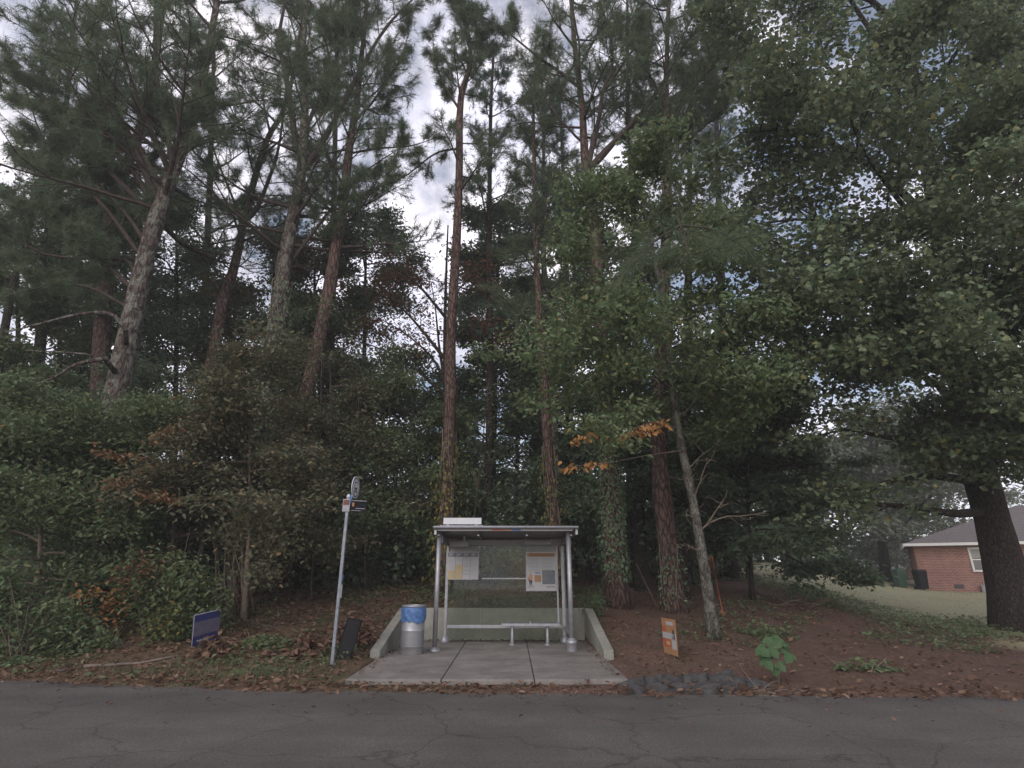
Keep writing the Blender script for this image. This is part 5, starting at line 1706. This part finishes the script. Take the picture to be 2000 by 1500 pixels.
for z_, r_, w_ in [(0.845, 0.24, 0.004), (0.82, 0.247, 0.007), (0.76, 0.25, 0.01), (0.70, 0.249, 0.012), (0.64, 0.246, 0.012), (0.60, 0.243, 0.01), (0.575, 0.24, 0.012)]:
    rr = r_ + w_ * (np.sin(ang * 9 + z_ * 20) + 0.6 * np.sin(ang * 17 - z_ * 31) + 0.3 * rng.normal(0, 1, 72)) * 0.5
    zz = z_ + (0.02 * np.sin(ang * 3 + 1) + 0.008 * np.sin(ang * 8) if z_ < 0.65 else 0)
    rows.append(np.stack([bc[0] + rr * np.cos(ang), bc[1] + rr * np.sin(ang), bc[2] + zz + 0 * ang], 1))
V_ = np.concatenate(rows)
i = np.arange(len(rows) - 1)[:, None] * 72
j = np.arange(72)[None, :]
qq = np.stack([i + j, i + 72 + j, i + 72 + (j + 1) % 72, i + (j + 1) % 72], -1).reshape(-1, 4)
tag(obj('bin_bag', (V_, [qq]), M['bag'], smooth=True), 'blue plastic bag folded over the litter bin rim', 'bag')

# ------------------------------------------------------------------ bus stop sign
bp = on_ground(648, 1304)
bp = np.array([bp[0], bp[1], float(ground_z(bp[0], bp[1]))])
bs = thing('bus_stop_sign', 'grey bus stop pole with a round bus symbol sign on top', 'sign', tuple(bp))
topz = 2.83
pole = obj('pole', cat(box(bp[0] - 0.029, bp[0] + 0.029, bp[1] - 0.029, bp[1] + 0.029, bp[2] - 0.2, topz)), M['galv'], bs, bevel=0.008)
obj('pole_cap', lathe([(0.04, 0), (0.04, 0.03), (0.02, 0.06), (0, 0.065)], (bp[0], bp[1], topz + 0.001), 16), M['white'], bs)
obj('pole_sticker', [(box(bp[0] + 0.036, bp[0] + 0.04, bp[1] - 0.03, bp[1] + 0.03, 1.35, 1.47), M['blue_paint']), (box(bp[0] + 0.036, bp[0] + 0.041, bp[1] - 0.03, bp[1] + 0.03, 1.08, 1.3), M['white'])], parent=bs)
# disc: faces the traffic, turned well away from the camera
AD = math.radians(84)


def disc(r0_, r1_, t0_, t1_, n=48):
    prof = [(r0_, t0_), (r1_, t0_), (r1_, t1_), (r0_, t1_)] if r0_ > 0 else [(0, t0_), (r1_, t0_), (r1_, t1_), (0, t1_)]
    return lathe(prof, (0, 0, 0), n)


dc = np.array([bp[0] + 0.12, bp[1] - 0.02, 3.02])
MD = rotz(AD) @ rotx(math.pi / 2)           # lathe axis z -> -y, then turned


def dsk(g_):
    return xf(g_, MD, dc)


di = obj('sign_disc', dsk(disc(0, 0.205, -0.006, 0.006)), M['white'], bs, smooth=False)
obj('ring', dsk(cat(disc(0.155, 0.188, 0.0065, 0.009))), M['ink_slate'], di)
# bus pictogram (front view of a bus): outline plates on the face
def plate(poly, z0_=0.0065, d_=0.003):
    return dsk(prism(poly, (1, 0, 0), (0, 1, 0), (0, 0, 1), (0, 0, z0_), d_))


obj('bus_symbol', cat(plate([(-0.075, -0.085), (0.075, -0.085), (0.075, 0.07), (0.055, 0.1), (-0.055, 0.1), (-0.075, 0.07)]), plate([(-0.06, -0.115), (-0.03, -0.115), (-0.03, -0.086), (-0.06, -0.086)]),
                      plate([(0.03, -0.115), (0.06, -0.115), (0.06, -0.086), (0.03, -0.086)])), M['ink'], di)
obj('bus_window', cat(plate([(-0.058, -0.005), (0.058, -0.005), (0.058, 0.062), (0.045, 0.075), (-0.045, 0.075), (-0.058, 0.062)], 0.01), plate([(-0.06, -0.07), (-0.03, -0.07), (-0.03, -0.045), (-0.06, -0.045)], 0.01),
                      plate([(0.03, -0.07), (0.06, -0.07), (0.06, -0.045), (0.03, -0.045)], 0.01)), M['white'], di)
obj('arm', cat(tube([(bp[0] + 0.03, bp[1], 2.7), (bp[0] + 0.06, bp[1] - 0.01, 2.82), dc + np.array([-0.055, 0.02, -0.13])], 0.022, 8)), M['blue_paint'], bs)
# route plates: one seen nearly face-on left of the pole, one slanting to the right
obj('route_plate', [(box(bp[0] - 0.085, bp[0] + 0.05, bp[1] - 0.05, bp[1] - 0.044, 2.57, 2.80), M['frost']), (box(bp[0] - 0.075, bp[0] + 0.04, bp[1] - 0.053, bp[1] - 0.051, 2.69, 2.78), M['fence_wood']),
                    (box(bp[0] - 0.075, bp[0] + 0.04, bp[1] - 0.053, bp[1] - 0.051, 2.61, 2.66), M['ink_grey'])], parent=bs)
rpm = rotz(math.radians(28))
rb = np.array([bp[0] + 0.05, bp[1] - 0.01, 2.57])
obj('route_plate', [(xf(box(0, 0.3, -0.004, 0.004, 0, 0.22), rpm, rb), M['black']), (xf(box(0.0, 0.3, -0.006, -0.0045, 0.2, 0.215), rpm, rb), M['ink_grey']),
                    (xf(box(0.03, 0.07, -0.006, -0.0045, 0.1, 0.17), rpm, rb), M['print_orange']), (xf(cat(box(0.1, 0.28, -0.006, -0.0045, 0.06, 0.072), box(0.02, 0.2, -0.006, -0.0045, 0.02, 0.03)), rpm, rb), M['ink_grey'])], parent=bs)

# black board leaning on the bank behind the pole
bb = on_ground(655, 1298)
bb[1] += 0.25
zb = float(ground_z(bb[0], bb[1]))
Mb = rotz(math.radians(-8)) @ roty(math.radians(9)) @ rotx(math.radians(-12))
bo = thing('board', 'scuffed black plastic board leaning behind the bus stop pole', 'board', (bb[0] + 0.05, bb[1], zb))
org_ = (bb[0] + 0.05, bb[1], zb - 0.04)
obj('panel', xf(box(-0.125, 0.125, -0.015, 0.015, 0, 0.7), Mb, org_), M['black'], bo, bevel=0.01)
obj('frame', xf(cat(box(-0.142, -0.126, -0.025, 0.025, -0.02, 0.72), box(0.126, 0.142, -0.025, 0.025, -0.02, 0.72), box(-0.125, 0.125, -0.025, 0.025, 0.701, 0.72)), Mb, org_), M['black'], bo, bevel=0.005)

# ------------------------------------------------------------------ yard signs
def yard(label, px, py, ang_, w, h, lift, roll, parts, legmat='galv', frame=None):
    c = on_ground(px, py)
    z_ = float(ground_z(c[0], c[1]))
    ys_ = thing('yard_sign', label, 'sign', (c[0], c[1], z_))
    Mr = rotz(math.radians(ang_)) @ roty(math.radians(roll))
    o_ = (c[0], c[1], z_)
    T = lambda g_: xf(g_, Mr, o_)
    bd = obj('board', [(T(box(-w / 2, w / 2, -0.004, 0.004, lift, lift + h)), parts[0])] + [(T(g_), m_) for g_, m_ in parts[1]], parent=ys_)
    for s in (-1, 1):
        obj('leg', T(tube([(s * w * 0.22, 0.006, -0.15), (s * w * 0.22, 0.006, lift + 0.1)], 0.004, 6)), M[legmat], ys_)
    return ys_


w, h, l_ = 0.62, 0.56, 0.05
pl_ = [(box(-0.31, 0.31, -0.0065, -0.0042, l_ + 0.17, l_ + 0.42), M['navy_pale']), (box(-0.31, -0.297, -0.0085, -0.0068, l_, l_ + h), M['white']), (box(-0.296, 0.31, -0.0085, -0.0068, l_ + h - 0.012, l_ + h), M['white'])]
rng = np.random.default_rng(210)
xx = -0.2
while xx < 0.22:
    dx_ = rng.uniform(0.012, 0.03)
    pl_.append((box(xx, xx + dx_, -0.0065, -0.0042, l_ + 0.07, l_ + 0.07 + rng.uniform(0.018, 0.03)), M['paper']))
    xx += dx_ + 0.008
yard('navy blue yard sign with a faded pale band on the left bank', 400, 1262, 68, w, h, l_, -7, (M['navy'], pl_))
ol = 0.03
po_ = [(box(-0.29, 0.29, -0.0065, -0.0042, ol + 0.26, ol + 0.36), M['paper']), (box(-0.29, -0.12, -0.0065, -0.0042, ol + 0.37, ol + 0.46), M['print_red']),
       (box(-0.28, 0.06, -0.0065, -0.0042, ol + 0.12, ol + 0.245), M['print_red']), (box(-0.13, 0.02, -0.0085, -0.0068, ol + 0.155, ol + 0.215), M['print_yellow']),
       (prism([(0.13, 0.27), (0.26, 0.27), (0.25, 0.34), (0.22, 0.42), (0.17, 0.42), (0.14, 0.34)], (1, 0, 0), (0, 0, 1), (0, 1, 0), (0, -0.0095, ol), 0.002), M['ink']),
       (box(0.165, 0.2, -0.0118, -0.0098, ol + 0.28, ol + 0.36), M['paper']), (box(0.1, 0.28, -0.0065, -0.0042, ol + 0.1, ol + 0.25), M['paper']),
       (box(-0.1, 0.2, -0.0065, -0.0042, ol + 0.49, ol + 0.55), M['paper'])]
yard('orange and white yard sign standing in the pine straw right of the pad', 1311, 1283, -80, 0.6, 0.6, ol, 0, (M['print_orange'], po_))

# orange cord from the pale tree to the ground
oc = []
pk = on_ground(1414, 1206)
for a_, b_ in [((1391, 1088), (1402, 1150)), ((1388, 1088), (1387, 1130))]:
    oc.append(smooth_path([at(*a_, 13.6), at(*b_, pk[1] - 0.15), pk if b_[0] > 1390 else at(1388, 1128, 13.62)], 8))
tag(obj('orange_cord', cat(*[tube(q_, 0.009, 6) for q_ in oc], tube([pk + np.array([-0.06, 0, 0.16]), pk, pk + np.array([0.05, 0, 0.12])], 0.012, 6)), M['orange_tape'], smooth=True), 'orange cord stretched from the smooth pale tree to the ground', 'cord')

# ------------------------------------------------------------------ broken asphalt lumps right of the pad
LUMPS = [(1228, 1338, 0.17, 'wedge of broken asphalt touching the pad corner'), (1268, 1333, 0.19, 'broad cracked asphalt lump beside the pad corner wedge'), (1310, 1334, 0.18, 'middle asphalt lump with a rounded top'),
         (1352, 1329, 0.2, 'long flat asphalt lump in the broken row'), (1396, 1332, 0.19, 'thick asphalt lump right of the long flat one'), (1440, 1335, 0.18, 'asphalt lump near the twig pile'),
         (1290, 1349, 0.15, 'asphalt lump at the road edge in front of the cracked one'), (1334, 1347, 0.16, 'asphalt lump at the road edge below the long flat one'), (1380, 1348, 0.17, 'front asphalt lump near the road on the right'),
         (1248, 1352, 0.13, 'small asphalt lump in front of the pad corner wedge'), (1478, 1343, 0.13, 'last small asphalt lump of the row beside the twigs'), (1425, 1350, 0.14, 'low asphalt lump in front of the lump by the twigs')]
rng = np.random.default_rng(220)
for px, py, s_, lab in LUMPS:
    c = on_ground(px, py)
    n = int(rng.integers(5, 8))
    an_ = (np.arange(n) + rng.uniform(-0.35, 0.35, n)) * 2 * math.pi / n
    rr = s_ * 1.2 * rng.uniform(0.7, 1.12, n)
    po2 = np.stack([c[0] + rr * 1.15 * np.cos(an_), c[1] + rr * 0.9 * np.sin(an_)], 1)
    tilt = rng.normal(0, 0.16, 2)
    ht = rng.uniform(0.05, 0.085)
    rings = []
    for f_, zz in ((1.05, -0.1), (1.0, ht * 0.92), (0.985, ht), (0.6, ht * 1.02), (0.25, ht)):
        x_, y_ = c[0] + (po2[:, 0] - c[0]) * f_, c[1] + (po2[:, 1] - c[1]) * f_
        rings.append(np.stack([x_, y_, c[2] + zz + (tilt[0] * (x_ - c[0]) + tilt[1] * (y_ - c[1])) + rng.normal(0, 0.006, n)], 1))
    V_ = np.concatenate(rings)
    i = np.arange(len(rings) - 1)[:, None] * n
    j = np.arange(n)[None, :]
    qq = np.stack([i + j, i + (j + 1) % n, i + n + (j + 1) % n, i + n + j], -1).reshape(-1, 4)
    tag(obj('asphalt_lump', (V_, [qq, (np.arange(n) + (len(rings) - 1) * n)[None, :]]), M['rubble']), lab, 'rubble', 'lumps of broken asphalt beside the pad')

# ------------------------------------------------------------------ houses and garden things across the lawn
hx0, hx1, hy0, hy1, ez = 23.5, 41, 36, 46, 3.0
ho = thing('brick_house', 'single-storey red brick house with grey hip roof across the lawn', 'house', (hx0, hy0, 0.3))
obj('wall', box(hx0, hx1, hy0, hy1, -0.6, ez), M['brick'], ho)
o = 0.45
rz = 5.3
rpts = np.array([(hx0 - o, hy0 - o, ez), (hx1 + o, hy0 - o, ez), (hx1 + o, hy1 + o, ez), (hx0 - o, hy1 + o, ez), (29.5, 41, rz), (36, 41, rz)])
rfo = obj('roof', (rpts, [np.array([(0, 1, 5, 4), (2, 3, 4, 5)]), np.array([(1, 2, 5), (3, 0, 4)]), np.array([(0, 3, 2, 1)])]), M['shingle'], ho)
obj('fascia', cat(box(hx0 - o - 0.02, hx1 + o + 0.02, hy0 - o - 0.03, hy0 - o - 0.002, ez - 0.13, ez + 0.02), box(hx0 - o - 0.03, hx0 - o - 0.002, hy0 - o, hy1 + o, ez - 0.2, ez + 0.02)), M['trim'], rfo)
obj('vent_pipe', tube([(27.6, 44.8, 3.4), (27.6, 44.8, 4.75)], 0.12, 10), M['trim'], rfo)


def window(x0, x1, z0, z1, y, root, m_='trim'):
    f_ = obj('window', cat(box(x0 - 0.1, x0, y - 0.06, y - 0.002, z0 - 0.1, z1 + 0.1), box(x1, x1 + 0.1, y - 0.06, y - 0.002, z0 - 0.1, z1 + 0.1), box(x0 + 0.001, x1 - 0.001, y - 0.06, y - 0.002, z1, z1 + 0.1),
                           box(x0 + 0.001, x1 - 0.001, y - 0.09, y - 0.002, z0 - 0.1, z0), box(x0 + 0.001, x1 - 0.001, y - 0.05, y - 0.012, (z0 + z1) / 2 - 0.03, (z0 + z1) / 2 + 0.03)), M[m_], root)
    obj('pane', box(x0, x1, y - 0.011, y - 0.004, z0, z1), M['pane'], f_)
    obj('blind', box(x0 + 0.02, x1 - 0.02, y - 0.016, y - 0.0115, z1 - 0.45, z1 - 0.01), M['blind'], f_)


window(26.15, 27.15, 1.58, 2.66, hy0, ho)
window(33.0, 34.2, 1.55, 2.62, hy0, ho)
obj('crawl_vent', cat(box(25.0, 25.45, hy0 - 0.03, hy0 - 0.002, 0.62, 0.82)), M['ink'], ho)
obj('gas_meter', cat(box(26.2, 26.5, hy0 - 0.3, hy0 - 0.05, 0.45, 0.8), tube([(26.35, hy0 - 0.1, 0.0), (26.35, hy0 - 0.1, 1.0)], 0.03, 8)), M['metal_dark'], ho)

ho.rotation_euler = (0, 0, math.radians(-31))

# wheelie bins by the house corner
for k, (x, y, lab, m_) in enumerate([(22.55, 36.4, 'dark green wheeled bin beside the brick house corner', 'bin_green'), (23.05, 35.3, 'black wheeled bin against the brick house corner', 'black')]):
    z_ = float(ground_z(x, y))
    wb = thing('wheeled_bin', lab, 'bin', (x, y, z_))
    a_ = [(-0.26, -0.3), (0.26, -0.3), (0.26, 0.3), (-0.26, 0.3)]
    lo = np.array([(x + p * 0.8, y + q_ * 0.8, z_ + 0.04) for p, q_ in a_])
    hi = np.array([(x + p, y + q_, z_ + 0.95) for p, q_ in a_])
    obj('body', (np.concatenate([lo, hi]), box(0, 1, 0, 1, 0, 1)[1]), M[m_], wb, bevel=0.03)
    obj('lid', (np.array([(x + p * 1.08, y + q_ * 1.08, z_ + 0.952) for p, q_ in a_] + [(x + p * 0.9, y + q_ * 0.85, z_ + 1.05) for p, q_ in a_]), box(0, 1, 0, 1, 0, 1)[1]), M[m_], wb, bevel=0.02)
    for s in (-1, 1):
        obj('wheel', tube([(x + s * 0.24 - 0.03, y + 0.27, z_ + 0.1), (x + s * 0.24 + 0.03, y + 0.27, z_ + 0.1)], 0.1, 14), M['black'], wb)

wc = thing('white_cottage', 'small pale house with grey roof far behind the brick house corner', 'house', (45, 66, 0.3))
obj('wall', box(40.5, 54, 66, 74, -0.3, 3.1), M['white_wall'], wc)
obj('roof', (np.array([(40, 65.5, 3.1), (54.5, 65.5, 3.1), (54.5, 74.5, 3.1), (40, 74.5, 3.1), (40.6, 70, 5.0), (53.9, 70, 5.0)]), [np.array([(0, 1, 5, 4), (2, 3, 4, 5), (0, 3, 2, 1)]), np.array([(1, 2, 5), (3, 0, 4)])]), M['frost'], wc)
window(42.2, 43.4, 1.2, 2.5, 66, wc)
window(45.2, 46.4, 1.2, 2.5, 66, wc)

fe = thing('wooden_fence', 'low red-brown wooden fence at the back of the lawn', 'fence', (33, 57, 0.4))
bo_ = []
for k in range(60):
    x = 29.5 + k * 0.16
    bo_.append(box(x, x + 0.14, 57, 57.03, 0.2, 1.65 + 0.03 * ((k * 7) % 3)))
obj('boards', cat(*bo_), M['fence_wood'], fe)
for k in range(4):
    obj('post', box(29.6 + k * 3.1, 29.72 + k * 3.1, 57.032, 57.15, 0, 1.75), M['fence_wood'], fe)

# ------------------------------------------------------------------ thin scattering volume, added to lift the dark tones
hm, hnt, hout = new_mat('lifting_veil')
pv = hnt.nodes.new('ShaderNodeVolumePrincipled')
pv.inputs['Color'].default_value = (0.9, 0.9, 0.88, 1)
pv.inputs['Density'].default_value = 0.0017
hnt.links.new(pv.outputs[0], hout.inputs['Volume'])
tag(obj('veil', box(-95, 105, -45, 145, -1.4, 40), hm), 'added thin haze in the air of the wood', 'veil', kind='stuff')
